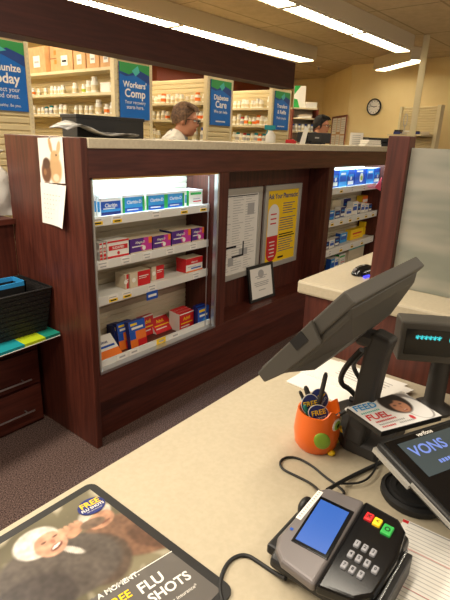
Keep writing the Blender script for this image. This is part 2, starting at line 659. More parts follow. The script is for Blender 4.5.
def shelf(w, z0, z1, tags, y=1.86):
    g = G()
    g.box(w[0] + 0.012, y, z0, w[1] - 0.008, y + 0.012, z1, 'lip')
    g.box(w[0] + 0.012, y + 0.012, z1 - 0.022, w[1] - 0.008, 2.05, z1 - 0.006, 'lip')
    o = g.build('shelf', cab, bevel=0.0015)
    for px, py, yel in tags:
        x = at(px, py, 1, y)[0]
        h = (z1 - z0) * 0.36
        zc = (z0 + z1) / 2
        t = G()
        t.box(x - 0.032, y - 0.0025, zc - h, x + 0.032, y, zc + h, 'paper')
        t.rect(x - 0.028, zc - h * 0.9, x + 0.028, zc + h * 0.05, y - 0.003, 'yellow' if yel else 'paper')
        t.rect(x - 0.026, zc + h * 0.4, x + 0.02, zc + h * 0.72, y - 0.003, 'paper_g')
        t.rect(x - 0.018, zc - h * 0.62, x + 0.018, zc - h * 0.22, y - 0.0034, 'ink' if yel else 'paper_g')
        t.build('price_tag', o)
    return o


s1 = shelf(W1, 1.137, 1.183, [(97.5, 222, 1), (117, 220, 1), (156, 216, 0), (184, 212, 1), (203, 209, 1)])
s2 = shelf(W1, 0.925, 0.969, [(103, 268, 0), (126, 263, 0), (147, 258, 0), (170, 253, 0), (193, 248, 0)])
s3 = shelf(W1, 0.741, 0.787, [(113, 298, 1), (127, 295, 1), (152, 288, 0), (196, 275, 0)])
t = G()
xb = at(151.5, 293, 1, 1.86)[0]
t.box(xb - 0.04, 1.853, 0.70, xb + 0.04, 1.857, 0.745, 'blue')
t.rect(xb - 0.03, 0.716, xb + 0.03, 0.73, 1.8525, 'paper')
t.build('price_tag', s3)
s4 = shelf(W3, 1.134, 1.192, [(341, 192, 1), (352, 190, 0), (364, 188, 0)])
s5 = shelf(W3, 0.855, 0.917, [(332, 224, 1), (341, 222, 1), (350, 219, 1), (358, 217, 1), (366, 215, 1), (373, 213, 1)])
s6 = shelf(W3, 0.591, 0.655, [(330, 250, 0), (341, 247, 1), (352, 243, 1), (362, 240, 1), (371, 238, 0)])
for i, (px, py, yel) in enumerate([(122, 357, 0), (134, 352, 0), (161, 341, 1), (175, 336, 0)]):
    x = at(px, py, 1, FY + 0.036)[0]
    t = G()
    t.box(x - 0.035, FY + 0.033, W1[2] + 0.016, x + 0.035, FY + 0.036, W1[2] + 0.048, 'yellow' if yel else 'paper')
    t.rect(x - 0.02, W1[2] + 0.026, x + 0.02, W1[2] + 0.036, FY + 0.0325, 'paper_g')
    t.build('price_tag', cab)
# cool strip lights hidden behind the top rail
for w in (W1, W3):
    g = G()
    g.box(w[0] + 0.03, 1.86, 1.405, w[1] - 0.03, 1.90, 1.435, 'strip_on')
    g.box(w[0] + 0.02, 1.85, 1.435, w[1] - 0.02, 1.91, 1.45, 'white')
    g.build('light_strip', cab)

# cream worktop on the cabinet
g = G()
g.box(xs, FY - 0.012, 1.49, X1 + 0.02, BY + 0.03, TOPZ, 'lam_edge')
tag(g.build('countertop', bevel=0.004), 'long cream laminate worktop along the top of the mahogany pharmacy cabinet', 'countertop')

# ------------------------------------------------------------------ boxes of medicine
_PROTO = {}


def carton(w, h, d, front, side, top, deco=()):
    """a carton: front at y=0 facing -y, base at z=0, centred in x"""
    g = G()
    g.box(-w / 2, 0, 0, w / 2, d, h, front, sides=dict(front=front, low=side, high=side, top=top, back=side))
    for i, dc in enumerate(deco):
        y = -0.0006 - 0.0003 * i
        if dc[0] == 'r':
            _, a, b, c, e, k = dc
            g.rect((a - 0.5) * w, b * h, (c - 0.5) * w, e * h, y, k)
        elif dc[0] == 't':
            _, a, b, s, size, k = dc
            g.text(s, size * h, k, face_T((a - 0.5) * w, y, b * h), True)
        elif dc[0] == 'c':
            _, a, b, r, k = dc
            pts = [((a - 0.5) * w + r * h * math.cos(q * math.pi / 8), y, b * h + r * h * math.sin(q * math.pi / 8)) for q in range(16)]
            g.quad(pts, k)
    return g


KINDS = {
    'blue': ('blue', 'white', 'white', [('r', 0, 0.0, 1, 0.2, 'blue_d'), ('r', 0.0, 0.2, 1, 0.34, 'blue_l'), ('r', 0.0, 0.8, 1, 1, 'white'), ('t', 0.5, 0.56, 'Claritin', 0.3, 'white'), ('r', 0.1, 0.36, 0.7, 0.42, 'white')]),
    'bluegreen': ('blue_l', 'white', 'white', [('r', 0, 0, 0.1, 1, 'green_box'), ('r', 0.9, 0, 1, 1, 'green_box'), ('r', 0.1, 0, 0.9, 0.28, 'blue'), ('r', 0.0, 0.86, 1, 1, 'white'), ('t', 0.52, 0.58, 'Claritin-D', 0.26, 'white'), ('r', 0.2, 0.14, 0.7, 0.2, 'white')]),
    'whitegreen': ('white', 'green_box', 'white', [('r', 0.1, 0.7, 0.9, 0.85, 'green_box'), ('r', 0.3, 0.4, 0.8, 0.46, 'paper_g'), ('r', 0.3, 0.22, 0.9, 0.3, 'red')]),
    'thin_white': ('white', 'white', 'white', [('r', 0.1, 0.2, 0.9, 0.7, 'blue_l')]),
    'redwhite': ('white', 'white', 'white', [('r', 0.0, 0.0, 1, 0.12, 'red'), ('r', 0.06, 0.45, 0.94, 0.72, 'red'), ('t', 0.5, 0.58, 'SUDAFED', 0.2, 'white'), ('c', 0.5, 0.26, 0.1, 'red'), ('r', 0, 0.9, 1, 1, 'red')]),
    'purple': ('purple', 'blue_d', 'beige', [('r', 0.62, 0.0, 1, 1, 'magenta'), ('c', 0.62, 0.38, 0.3, 'magenta'), ('r', 0.84, 0.55, 1, 1, 'orange_c'), ('t', 0.45, 0.72, 'Allegra-D', 0.22, 'white'), ('r', 0.08, 0.42, 0.6, 0.5, 'white'), ('c', 0.62, 0.3, 0.16, 'white'), ('r', 0.0, 0.0, 1, 0.1, 'beige')]),
    'halfred': ('red', 'beige', 'beige', [('r', 0, 0, 0.36, 1, 'beige'), ('c', 0.18, 0.5, 0.16, 'white'), ('r', 0.42, 0.62, 0.9, 0.68, 'white'), ('r', 0.42, 0.5, 0.8, 0.54, 'white')]),
    'redband': ('white', 'red', 'beige', [('r', 0, 0.55, 1, 1, 'red'), ('t', 0.5, 0.7, 'Aleve-D', 0.2, 'white'), ('r', 0.3, 0.2, 0.9, 0.3, 'blue'), ('r', 0.1, 0.36, 0.6, 0.4, 'paper_g'), ('r', 0, 0, 1, 0.1, 'orange_c')]),
    'whiteorange': ('white', 'white', 'white', [('r', 0, 0.0, 1, 0.4, 'orange_c'), ('r', 0.2, 0.5, 0.9, 0.58, 'blue'), ('t', 0.5, 0.72, 'Sinus', 0.16, 'blue_d')]),
    'navyyellow': ('blue_d', 'blue_d', 'blue_d', [('r', 0.05, 0.82, 0.95, 0.97, 'yellow'), ('r', 0.1, 0.55, 0.8, 0.62, 'white'), ('r', 0.1, 0.2, 0.6, 0.3, 'blue_l')]),
    'blueorange': ('orange_c', 'blue_d', 'blue_d', [('r', 0, 0.62, 1, 1, 'blue'), ('r', 0, 0.35, 0.36, 0.62, 'blue'), ('r', 0.1, 0.84, 0.5, 0.92, 'yellow'), ('r', 0.15, 0.7, 0.85, 0.78, 'white'), ('r', 0.45, 0.0, 1, 0.3, 'red')]),
    'redyellow': ('red', 'white', 'red', [('t', 0.5, 0.68, 'Advil', 0.26, 'yellow'), ('r', 0.1, 0.4, 0.9, 0.46, 'yellow'), ('r', 0.1, 0.22, 0.7, 0.28, 'white'), ('r', 0, 0.94, 1, 1, 'white')]),
    'bluecard': ('blue', 'blue_d', 'blue_d', [('r', 0.1, 0.78, 0.6, 0.9, 'yellow'), ('r', 0.15, 0.55, 0.85, 0.65, 'white'), ('c', 0.6, 0.3, 0.16, 'blue_l')]),
    'bluepack': ('blue', 'blue_l', 'white', [('r', 0.08, 0.08, 0.92, 0.3, 'white'), ('r', 0.1, 0.55, 0.9, 0.7, 'blue_l'), ('c', 0.5, 0.46, 0.12, 'white')]),
    'bluelight': ('blue_l', 'blue', 'white', [('r', 0.1, 0.3, 0.9, 0.62, 'blue'), ('r', 0.2, 0.7, 0.8, 0.82, 'white')]),
    'bluecircle': ('blue', 'blue', 'white', [('c', 0.6, 0.45, 0.3, 'white'), ('c', 0.62, 0.42, 0.16, 'lime'), ('r', 0.1, 0.8, 0.7, 0.9, 'white')]),
    'whiteblue': ('white', 'white', 'white', [('r', 0.08, 0.3, 0.92, 0.62, 'blue'), ('r', 0.2, 0.72, 0.8, 0.8, 'blue_l')]),
    'navywhite': ('blue_d', 'white', 'white', [('r', 0.1, 0.1, 0.9, 0.36, 'white'), ('r', 0.2, 0.6, 0.8, 0.72, 'blue_l')]),
    'yellow': ('yellow', 'yellow', 'yellow', [('r', 0.15, 0.5, 0.85, 0.66, 'red'), ('r', 0.2, 0.24, 0.7, 0.32, 'orange_c')]),
    'orange': ('orange_c', 'yellow', 'yellow', [('r', 0.1, 0.55, 0.9, 0.75, 'white'), ('r', 0.1, 0.2, 0.6, 0.3, 'blue')]),
    'tan': ('slat_tan', 'slat_tan', 'slat_tan', [('r', 0.1, 0.4, 0.9, 0.6, 'beige')]),
    'teallid': ('slat_tan', 'slat_tan', 'sign_teal', [('r', 0.0, 0.9, 1, 1, 'sign_teal'), ('r', 0.2, 0.3, 0.7, 0.5, 'beige')]),
}


def put(kind, px0, px1, pyt, pyb, y, base, label, group, depth=0.05, rx=0, rz=0, h=None, w=None, name='medicine_box', cat='box', lift=0.001):
    """one carton standing on a shelf; its ends and height are read off the sight lines at the plane of its face"""
    a, b = at(px0, pyb, 1, y)[0], at(px1, pyb, 1, y)[0]
    if h is None:
        h = at((px0 + px1) / 2, pyt, 1, y)[2] - at((px0 + px1) / 2, pyb, 1, y)[2]
    ww = w or (b - a)
    f, s, tp, deco = KINDS[kind]
    key = (kind, round(ww, 2), round(h, 2), depth)
    if key in _PROTO:
        o = _PROTO[key].copy()
        COL.objects.link(o)
    else:
        o = carton(ww, h, depth, f, s, tp, deco).build(name)
        _PROTO[key] = o
    o.location = ((a + b) / 2, y, base + lift)
    o.rotation_euler = (rx, 0, rz)
    return tag(o, label, cat, group)


# top shelf of the first recess
def zx(v, s, o):
    return o + v / s


T1 = 1.178
g1 = 'cartons on the lit top shelf'
put('thin_white', zx(14, 3.46, 90) + 0.6, zx(24, 3.46, 90), 195, 217, 1.90, T1, 'thin white carton at the calendar end of the lit top shelf', g1, 0.1)
put('thin_white', zx(26, 3.46, 90), zx(36, 3.46, 90), 196, 217, 1.892, T1, 'thin white and blue carton squeezed against the dark blue carton', g1, 0.1)
put('blue', zx(39, 3.46, 90), zx(107, 3.46, 90), 197.5, 215, 1.885, T1, 'dark blue allergy carton on the lit top shelf beside the thin white cartons', g1, 0.11)
for i, (a, b, yt, yb) in enumerate([(113, 190, 196, 214), (195, 264, 194.5, 211.5), (263, 326, 194, 210.5)]):
    put('bluegreen', zx(a, 3.46, 90), zx(b, 3.46, 90) - 0.3, yt, yb, 1.885, T1, ORD[i] + ' of three green edged blue cartons, counting from the calendar end', g1, 0.11)
put('thin_white', zx(328, 3.46, 90), zx(334, 3.46, 90), 192, 208, 1.89, T1, 'slim pale carton wedged after the green edged blue cartons', g1, 0.1)
put('whiteg' + 'reen', zx(342, 3.46, 90), zx(388, 3.46, 90), 191, 206, 1.885, T1, 'white carton with a green band, alone at the far end of the lit top shelf', g1, 0.11)
# second shelf
T2 = 0.964
g2 = 'cartons on the second shelf'
for i, (a, b) in enumerate([(34, 43), (46, 57)]):
    put('redwhite', zx(a, 3.46, 90), zx(b, 3.46, 90), 240, 257, 1.888, T2, ('outermost' if i == 0 else 'middle') + ' red and white cold carton seen edge on in the stack of three', g2, 0.09)
put('redwhite', zx(61, 3.46, 90), zx(135, 3.46, 90), 240, 257, 1.885, T2, 'red and white cold carton facing out at the front of the stack of three', g2, 0.09)
for i, (a, b, yt, yb) in enumerate([(139, 214, 238, 252.5), (218, 279, 236, 249), (283, 348, 232.5, 246.5), (352, 393, 229.5, 242.5)]):
    put('purple', zx(a, 3.46, 90), zx(b, 3.46, 90), yt, yb, 1.885, T2, ORD[i] + ' of four purple and magenta allergy cartons, counting from the red and white stack', g2, 0.1)
# third shelf
T3 = 0.782
g3 = 'cartons on the third shelf'
put('halfred', zx(122, 3.46, 90), zx(134, 3.46, 90), 268.5, 283, 1.89, T3, 'narrow beige carton edge beside the half red carton', g3, 0.08)
put('halfred', zx(139, 3.46, 90), zx(209, 3.46, 90), 268.5, 283, 1.885, T3, 'half beige half red carton facing out on the third shelf', g3, 0.08)
put('halfred', zx(213, 3.46, 90), zx(256, 3.46, 90), 263.5, 277, 1.91, T3, 'red carton set further back on the third shelf, half behind the half red one', g3, 0.08)
put('redband', zx(332, 3.46, 90), zx(388, 3.46, 90), 259.5, 273, 1.885, T3, 'red topped white carton alone at the far end of the third shelf', g3, 0.08)
# floor of the first recess
T0 = 0.412
g0 = 'cartons on the floor of the first recess'


def b36(v):
    return 95 + v / 3.6


put('whiteorange', b36(27), b36(105), 340, 360, 1.89, T0, 'white and orange carton leaning back at the calendar end of the recess floor', g0, 0.03, rx=-0.85, h=0.15)
put('navyyellow', b36(62), b36(96), 322, 344, 2.01, T0, 'dark navy carton with a yellow band, standing at the back of the recess floor', g0, 0.04, rx=-0.12)
put('navyyellow', b36(78), b36(122), 325, 348, 1.965, T0, 'navy carton standing just before the dark back one on the recess floor', g0, 0.04, rx=-0.12)
put('blueorange', b36(106), b36(126), 328, 352, 1.945, T0, 'blue carton seen edge on behind the blue and orange carton', g0, 0.03, rx=-0.15, h=0.155, w=0.1)
put('blueorange', b36(132), b36(189), 325, 351, 1.905, T0, 'blue and orange carton facing out on the recess floor', g0, 0.03, rx=-0.15, h=0.16)
put('redyellow', b36(168), b36(218), 323, 341, 2.0, T0, 'red carton with yellow lettering standing behind the blue and orange carton', g0, 0.03, rx=-0.2, h=0.12)
put('redyellow', b36(222), b36(284), 325, 337, 1.97, T0, 'red carton lying tilted back between the two standing red cartons', g0, 0.03, rx=-0.75, h=0.11)
for i, (a, b, yy) in enumerate([(280, 330, 1.965), (291, 342, 1.93), (304, 354, 1.895)]):
    put('redyellow', b36(a), b36(b), 317, 333, yy, T0, ('rear', 'middle', 'front')[i] + ' of three red and white cartons lined up near the metal jamb', g0, 0.032, h=0.115)
for i, (a, b, yy) in enumerate([(358, 404, 1.885), (366, 412, 1.85)]):
    put('bluecard', b36(a), b36(b), 310, 327, yy, T0, ('rear' if i == 0 else 'front') + ' blue carton of the pair beside the metal jamb', g0, 0.024, h=0.135, w=0.105)


# recess beyond the notice boards
def z55(v):
    return 320 + v / 5.46


gA = 'packs on the top shelf beyond the notice boards'
for i, (k, a, b, t_, bt, wd) in enumerate([('bluepack', 66, 94, 46, 158, 0), ('bluelight', 99, 140, 48, 155, 0), ('bluepack', 146, 180, 46, 150, 0), ('bluecircle', 186, 240, 44, 150, 0), ('bluelight', 249, 285, 50, 138, 0), ('bluepack', 288, 326, 50, 136, 0)]):
    put(k, z55(a), z55(b), 160 + t_ / 5.46, 160 + bt / 5.46, 1.89, 1.187, ORD[i] + ' tall blue pack on the lit shelf beyond the notice boards, counting from the boards', gA, 0.1, h=0.145)
gB = 'packs on the middle shelf beyond the notice boards'
row = [('bluelight', 46, 74, 282, 330, 1.89), ('navywhite', 79, 106, 285, 326, 1.89), ('navywhite', 108, 136, 270, 322, 1.9), ('whiteblue', 139, 168, 275, 318, 1.885), ('whiteblue', 172, 198, 245, 312, 1.9), ('navywhite', 201, 216, 255, 306, 1.89), ('whiteblue', 219, 238, 250, 302, 1.89), ('whiteblue', 242, 258, 252, 296, 1.89), ('navywhite', 261, 278, 255, 292, 1.89)]
for i, (k, a, b, t_, bt, yy) in enumerate(row):
    put(k, z55(a), z55(b), 160 + t_ / 5.46, 160 + bt / 5.46, yy, 0.912, ORD[i] + ' small blue and white pack in the front row of the crowded middle shelf', gB, 0.06)
row = [('tan', 62, 108, 'tan carton at the back of the crowded middle shelf'), ('navywhite', 122, 160, 'navy carton at the back of the crowded middle shelf'), ('orange', 222, 262, 'orange carton at the back of the crowded middle shelf'), ('yellow', 266, 304, 'yellow carton at the back end of the crowded middle shelf')]
for k, a, b, lb in row:
    put(k, z55(a), z55(b), 198, 213, 1.98, 0.912, lb, gB, 0.06, h=0.14)
gC = 'packs on the lower shelf beyond the notice boards'
for i, (k, a, b, t_, bt, yy) in enumerate([('navywhite', 28, 48, 438, 478, 1.89), ('whiteblue', 52, 76, 425, 468, 1.89), ('navywhite', 79, 104, 415, 458, 1.9), ('bluelight', 108, 144, 395, 445, 1.93)]):
    put(k, z55(a), z55(b), 160 + t_ / 5.46, 160 + bt / 5.46, yy, 0.65, ORD[i] + ' dark blue and white pack on the lower shelf with the yellow cartons', gC, 0.05)
put('yellow', z55(166), z55(232), 160 + 370 / 5.46, 160 + 422 / 5.46, 1.92, 0.65, 'wide yellow carton lying on the lower shelf', gC, 0.06)
put('yellow', z55(236), z55(270), 160 + 345 / 5.46, 160 + 410 / 5.46, 1.96, 0.65, 'upright yellow carton behind the wide yellow one on the lower shelf', gC, 0.06)
gD = 'packs on the recess floor beyond the notice boards'
put('teallid', z55(150), z55(230), 246, 262, 1.92, 0.412, 'drab carton with a teal lid on the floor of the far recess', gD, 0.1, h=0.15)
put('bluelight', z55(56), z55(76), 258, 268, 1.92, 0.412, 'small blue pack low in the far recess by the stile', gD, 0.05, h=0.11)
put('whiteblue', z55(78), z55(98), 257, 266, 1.92, 0.412, 'small white pack low in the far recess between blue and green packs', gD, 0.05, h=0.11)
put('whitegreen', z55(100), z55(132), 256, 266, 1.95, 0.412, 'small green banded pack low in the far recess beside the teal lidded carton', gD, 0.05, h=0.11)
g = G()
p = [at(374.8, 187.5, 1, 1.79), at(380.6, 191, 1, 1.79), at(382, 177, 1, 1.79)]
p += [p[0] + Vector((0.05, 0.068, 0)), p[1] + Vector((0.0, 0.068, 0)), p[1] + Vector((0.0, 0.068, -0.012))]
g.prism(p[:3], (0, 0.002, 0), 'pink')
g.prism([p[0], p[0] + Vector((0.03, 0, -0.004)), p[0] + Vector((0.03, 0.07, -0.004)), p[0] + Vector((0, 0.07, 0))], (0, 0, 0.002), 'pink')
tag(g.build('paper_flag'), 'pink paper flag sticking out at the end of the lit shelf', 'paper flag')

# ------------------------------------------------------------------ notice boards and certificate in the middle recess
YB = 1.955


def board(px, label, name='notice_board'):
    xl, xr, zb, zt = px
    t = thing(name, label, 'notice board', ((xl + xr) / 2, YB, zb), (0, 0, 0))
    w, h = xr - xl, zt - zb
    g = G()
    b = 0.04
    for q in ((-w / 2, 0, w / 2, b), (-w / 2, h - b, w / 2, h), (-w / 2, b, -w / 2 + b, h - b), (w / 2 - b, b, w / 2, h - b)):
        g.box(q[0], 0, q[1], q[2], 0.02, q[3], 'alu')
    g.build('frame', t, bevel=0.003)
    return t, w, h, b


t, w, h, b = board((2.36, 2.895, 0.615, 1.242), 'silver framed notice board full of grey printed notices')
g = G()
g.box(-w / 2 + b, 0.008, b, w / 2 - b, 0.016, h - b, 'paper')
r2 = random.Random(3)
x0, x1 = -w / 2 + b + 0.015, w / 2 - b - 0.015
for i in range(3):
    cx0 = x0 + (x1 - x0) * i / 3
    for j in range(30):
        z = h - b - 0.02 - j * 0.0172
        if z < b + 0.01:
            break
        g.rect(cx0 + 0.006, z - 0.0035, cx0 + 0.006 + r2.uniform(0.05, 0.125), z, 0.0075, 'paper_g')
for (a, c, ww, hh) in [(0.02, 0.12, 0.1, 0.05), (-0.2, 0.3, 0.07, 0.07), (0.1, 0.4, 0.08, 0.08), (-0.1, 0.06, 0.06, 0.06)]:
    g.rect(a, c + b, a + ww, c + hh + b, 0.0072, 'paper_g')
g.rect(x0, 0.225, x0 + 0.2, 0.24, 0.007, 'ink')
g.rect(0.06, 0.16, 0.075, 0.26, 0.007, 'ink')
g.rect(-0.06, 0.155, 0.075, 0.168, 0.007, 'ink')
g.rect(x0, h - b - 0.014, x1, h - b - 0.008, 0.007, 'ink')
g.build('notice_sheet', t)

t, w, h, b = board((2.935, 3.447, 0.612, 1.242), 'silver framed yellow poster with a big red and white capsule')
g = G()
g.box(-w / 2 + b, 0.008, b, w / 2 - b, 0.016, h - b, 'yellow')
g.text('Ask Your Pharmacist', 0.052, 'sign_navy', face_T(0, 0.0072, h - b - 0.045), True, sx=0.92)
cx = -0.125
cap_w = 0.074


def capsule(cx, z0, z1, r, flat_low, flat_high, k):
    pts = []
    if flat_low:
        pts += [(cx - r, 0.0068, z0), (cx + r, 0.0068, z0)]
    else:
        pts += [(cx + r * math.cos(a), 0.0068, z0 + r + r * math.sin(a)) for a in [math.pi + math.pi * i / 10 for i in range(11)]]
    if flat_high:
        pts += [(cx + r, 0.0068, z1), (cx - r, 0.0068, z1)]
    else:
        pts += [(cx + r * math.cos(a), 0.0068, z1 - r + r * math.sin(a)) for a in [math.pi * i / 10 for i in range(11)]]
    g.quad(pts, k)


capsule(cx, 0.25, h - b - 0.1, cap_w, True, False, 'paper')
capsule(cx, b + 0.012, 0.25, cap_w, False, True, 'ink_r')
for j, z in enumerate((0.41, 0.375, 0.34)):
    g.rect(cx - 0.04, z, cx + 0.04, z + 0.01, 0.0062, 'ink_r')
for j in range(5):
    g.rect(cx - 0.04 + 0.01 * (j % 2), 0.2 - j * 0.028, cx + 0.035, 0.208 - j * 0.028, 0.0062, 'paper')
for j in range(21):
    z = h - b - 0.105 - j * 0.0185
    ww = r2.uniform(0.16, 0.235)
    if j in (5, 12):
        continue
    g.rect(-0.035 if j > 5 else 0.0, z, -0.035 + ww, z + (0.009 if j in (13, 14) else 0.0055), 0.0066, 'ink' if j in (13, 14) else 'sign_navy')
g.rect(-0.03, b + 0.02, 0.05, b + 0.035, 0.0066, 'ink')
g.build('poster_sheet', t)

# certificate leaning on the board
t = thing('certificate_frame', 'small black framed certificate leaning on the wooden ledge under the notice boards', 'framed certificate', (2.885, 1.885, 0.4125), (-0.18, 0, -0.06))
g = G()
w, h, b = 0.30, 0.27, 0.022
for q in ((-w / 2, 0, w / 2, b), (-w / 2, h - b, w / 2, h), (-w / 2, b, -w / 2 + b, h - b), (w / 2 - b, b, w / 2, h - b)):
    g.box(q[0], 0, q[1], q[2], 0.016, q[3], 'black')
g.build('frame', t, bevel=0.002)
g = G()
g.box(-w / 2 + b, 0.005, b, w / 2 - b, 0.014, h - b, 'paper')
for j, (ww, z) in enumerate([(0.05, 0.215), (0.14, 0.18), (0.1, 0.165), (0.17, 0.135), (0.17, 0.122), (0.15, 0.109), (0.08, 0.075)]):
    g.rect(-ww / 2, z, ww / 2, z + 0.006, 0.0045, 'paper_g')
pts = [(0.035 * math.cos(i * math.pi / 8), 0.0046, 0.2 + 0.03 * math.sin(i * math.pi / 8)) for i in range(16)]
g.quad(pts, 'paper_g')
g.build('certificate_sheet', t)

# ------------------------------------------------------------------ wall calendar on the end panel
t = thing('wall_calendar', 'hanging wall calendar with a rabbit picture on the dark end panel', 'calendar', (X0, 2.015, 1.535))
yl, yr = 2.115, 1.92


def rabbit(u, v):
    c = mixc((240, 236, 228), (222, 216, 204), v * 0.5)
    c = blob(c, (196, 158, 112), u, v, 0.64, 0.30, 0.30, 0.36)       # fawn body
    c = blob(c, (202, 164, 116), u, v, 0.66, 0.60, 0.20, 0.14)       # head
    c = blob(c, (190, 150, 104), u, v, 0.50, 0.83, 0.07, 0.19, ang=0.3)
    c = blob(c, (204, 168, 124), u, v, 0.82, 0.78, 0.08, 0.17, ang=-0.35)
    c = blob(c, (104, 66, 44), u, v, 0.27, 0.24, 0.22, 0.28)         # spotted one
    c = blob(c, (82, 54, 40), u, v, 0.30, 0.44, 0.17, 0.14)
    c = blob(c, (150, 104, 70), u, v, 0.22, 0.24, 0.07, 0.08)
    c = blob(c, (226, 206, 176), u, v, 0.66, 0.12, 0.14, 0.1)
    c = blob(c, (30, 22, 20), u, v, 0.72, 0.62, 0.03, 0.025)
    return c


pic = picture('picture_page', [(-0.004, yl - 2.015 + 0.0, -0.21), (-0.006, yr - 2.015 - 0.005, -0.2), (-0.003, yr - 2.015, -0.004), (-0.003, yl - 2.015, -0.012)], 40, 46, rabbit, 'print', t)
g = G()
a = 0.103
for i in range(6):   # the month page, curling off the panel at its lower corner
    u0, u1 = i / 6, (i + 1) / 6
    v0 = [(-0.005 - 0.02 * u0 ** 2 * 0, a - 2 * a * u0, -0.21), (-0.005, a - 2 * a * u1, -0.208)]
    c0, c1 = -0.005 - 0.028 * u0 ** 3, -0.005 - 0.028 * u1 ** 3
    g.quad([(c0, a + 0.01 - 2 * a * u0, -0.4), (c1, a + 0.01 - 2 * a * u1, -0.4), v0[1], v0[0]], 'paper')
for r_ in range(6):
    for c in range(7):
        y = a - 0.025 - c * 0.024
        z = -0.262 - r_ * 0.022
        off = -0.0075 - 0.016 * max(0, (c - 3) / 4) ** 2 * (r_ / 6)
        if r_ == 0:
            g.quad([(off, y, z), (off, y - 0.012, z), (off, y - 0.012, z + 0.003), (off, y, z + 0.003)], 'paper_g')
        else:
            g.quad([(off, y, z), (off, y - 0.006, z), (off, y - 0.006, z + 0.005), (off, y, z + 0.005)], 'paper_g')
g.build('month_page', t)
g = G()
g.ball((-0.004, 0.0, -0.008), 0.005, 'alu', 8)
g.build('pin', t)

# ------------------------------------------------------------------ low counter, drawers, board and basket beside the end panel
g = G()
g.box(-0.6, 2.41, 0.0, X0 - 0.004, 2.45, 1.09, 'wood')
g.box(-0.6, 2.39, 1.09, X0 - 0.004, 2.74, 1.12, 'wood_h')
tag(g.build('low_counter', bevel=0.002), 'lower dark wood counter joining the end panel below the blue sign', 'counter')
t = thing('drawer_cabinet', 'low dark wood drawer cabinet with bar handles under the bright striped board', 'cabinet', (0, 0, 0))
g = G()
g.box(0.2, 2.255, 0.0, 1.25, 2.405, 0.47, 'wood_h')
g.build('body', t)
for z0, z1, zh in ((0.02, 0.235, 0.078 + 0.0), (0.25, 0.44, 0.265)):
    g = G()
    g.box(0.22, 2.235, z0, 1.24, 2.255, z1, 'wood_h')
    d = g.build('drawer', t, bevel=0.003)
    for hx0, hx1 in ((0.93, 1.175), (0.35, 0.6)):
        g = G()
        zz = zh + 0.03
        g.tube([(hx0, 2.205, zz), (hx1, 2.205, zz)], 0.005, 'chrome')
        for q in (hx0 + 0.04, hx1 - 0.04):
            g.tube([(q, 2.237, zz), (q, 2.205, zz)], 0.004, 'chrome')
        g.build('handle', d)
# striped board: lies on the drawer cabinet and sticks out in front
t = tag(bpy.data.objects.new('shelf_board', None), 'narrow shelf board edged in blue, lime and teal blocks', 'board')
COL.objects.link(t)
t.location = (1.262, 2.06, 0.575)
t.rotation_euler = (0, 0, 0.0)
g = G()
segs = [(-0.9, -0.42, 'blue_l'), (-0.42, -0.20, 'teal'), (-0.20, -0.085, 'lime'), (-0.085, 0.0, 'teal_d')]
ye = -0.02
for a, b, k in segs:
    ya = 0.0 - 0.07 * (-a) * 1.0
    yb_ = 0.0 - 0.07 * (-b) * 1.0
    g.prism([(a, ya + ye, 0), (b, yb_ + ye, 0), (b, 0.34, 0), (a, 0.34, 0)], (0, 0, 0.014), k, kcap=k)
g.build('board_panel', t)
g = G()
g.prism([(-0.9, -0.063 + ye - 0.002, -0.004), (0, ye - 0.002, -0.004), (0, 0.34, -0.004), (-0.9, 0.34, -0.004)], (0, 0, 0.0035), 'paper')
g.build('white_underside', t)
g = G()
g.box(-0.9, 0.17, -0.1, -0.02, 0.33, -0.006, 'wood_h')
g.build('support', t)

# basket of dark woven strips: open box with flaring walls and a rim
t = thing('storage_basket', 'black woven open basket standing on the striped board', 'basket', (0.925, 2.235, 0.591))
g = G()
bw, bd, bh = 0.31, 0.118, 0.226
fl = 0.028


def ring(f, z, ins=0.0):
    return [(-bw - f + ins, -bd - f + ins, z), (bw + f - ins, -bd - f + ins, z), (bw + f - ins, bd + f - ins, z), (-bw - f + ins, bd + f - ins, z)]


n = 9
for i in range(n):
    r0, r1 = ring(fl * i / n, bh * i / n), ring(fl * (i + 1) / n + 0.002, bh * (i + 0.92) / n)
    for j in range(4):
        g.quad([r0[j], r0[(j + 1) % 4], r1[(j + 1) % 4], r1[j]], 'basket')
ri0, ri1 = ring(0, 0.008, 0.008), ring(fl, bh, 0.008)
for j in range(4):
    g.quad([ri1[j], ri1[(j + 1) % 4], ri0[(j + 1) % 4], ri0[j]], 'basket')
g.quad(ring(0, 0.008, 0.006), 'basket')
g.quad(list(reversed(ring(0, 0.0))), 'basket')
g.build('basket_body', t)
g = G()
rr = ring(fl + 0.001, bh)
g.tube(rr + [rr[0]], 0.006, 'black', 6)
g.build('rim', t)
g = G()
c = at(6, 271, 2, 0.815)
tk = 0.008
for q in ((-0.16, -0.06, 0.16, -0.06 + tk), (-0.16, 0.06 - tk, 0.16, 0.06), (-0.16, -0.06, -0.16 + tk, 0.06), (0.16 - tk, -0.06, 0.16, 0.06)):
    g.box(q[0], q[1], 0, q[2], q[3], 0.215, 'black')
    g.box(q[0], q[1], 0.215, q[2], q[3], 0.236, 'blue_l')
g.box(-0.15, -0.05, 0.05, 0.15, 0.05, 0.06, 'blue_d')
tag(g.build('open_bin', loc=(1.04, 2.275, 0.6), rot=(0.0, 0, 0.0)), 'black open bin with a light blue rim standing inside the black basket', 'bin')
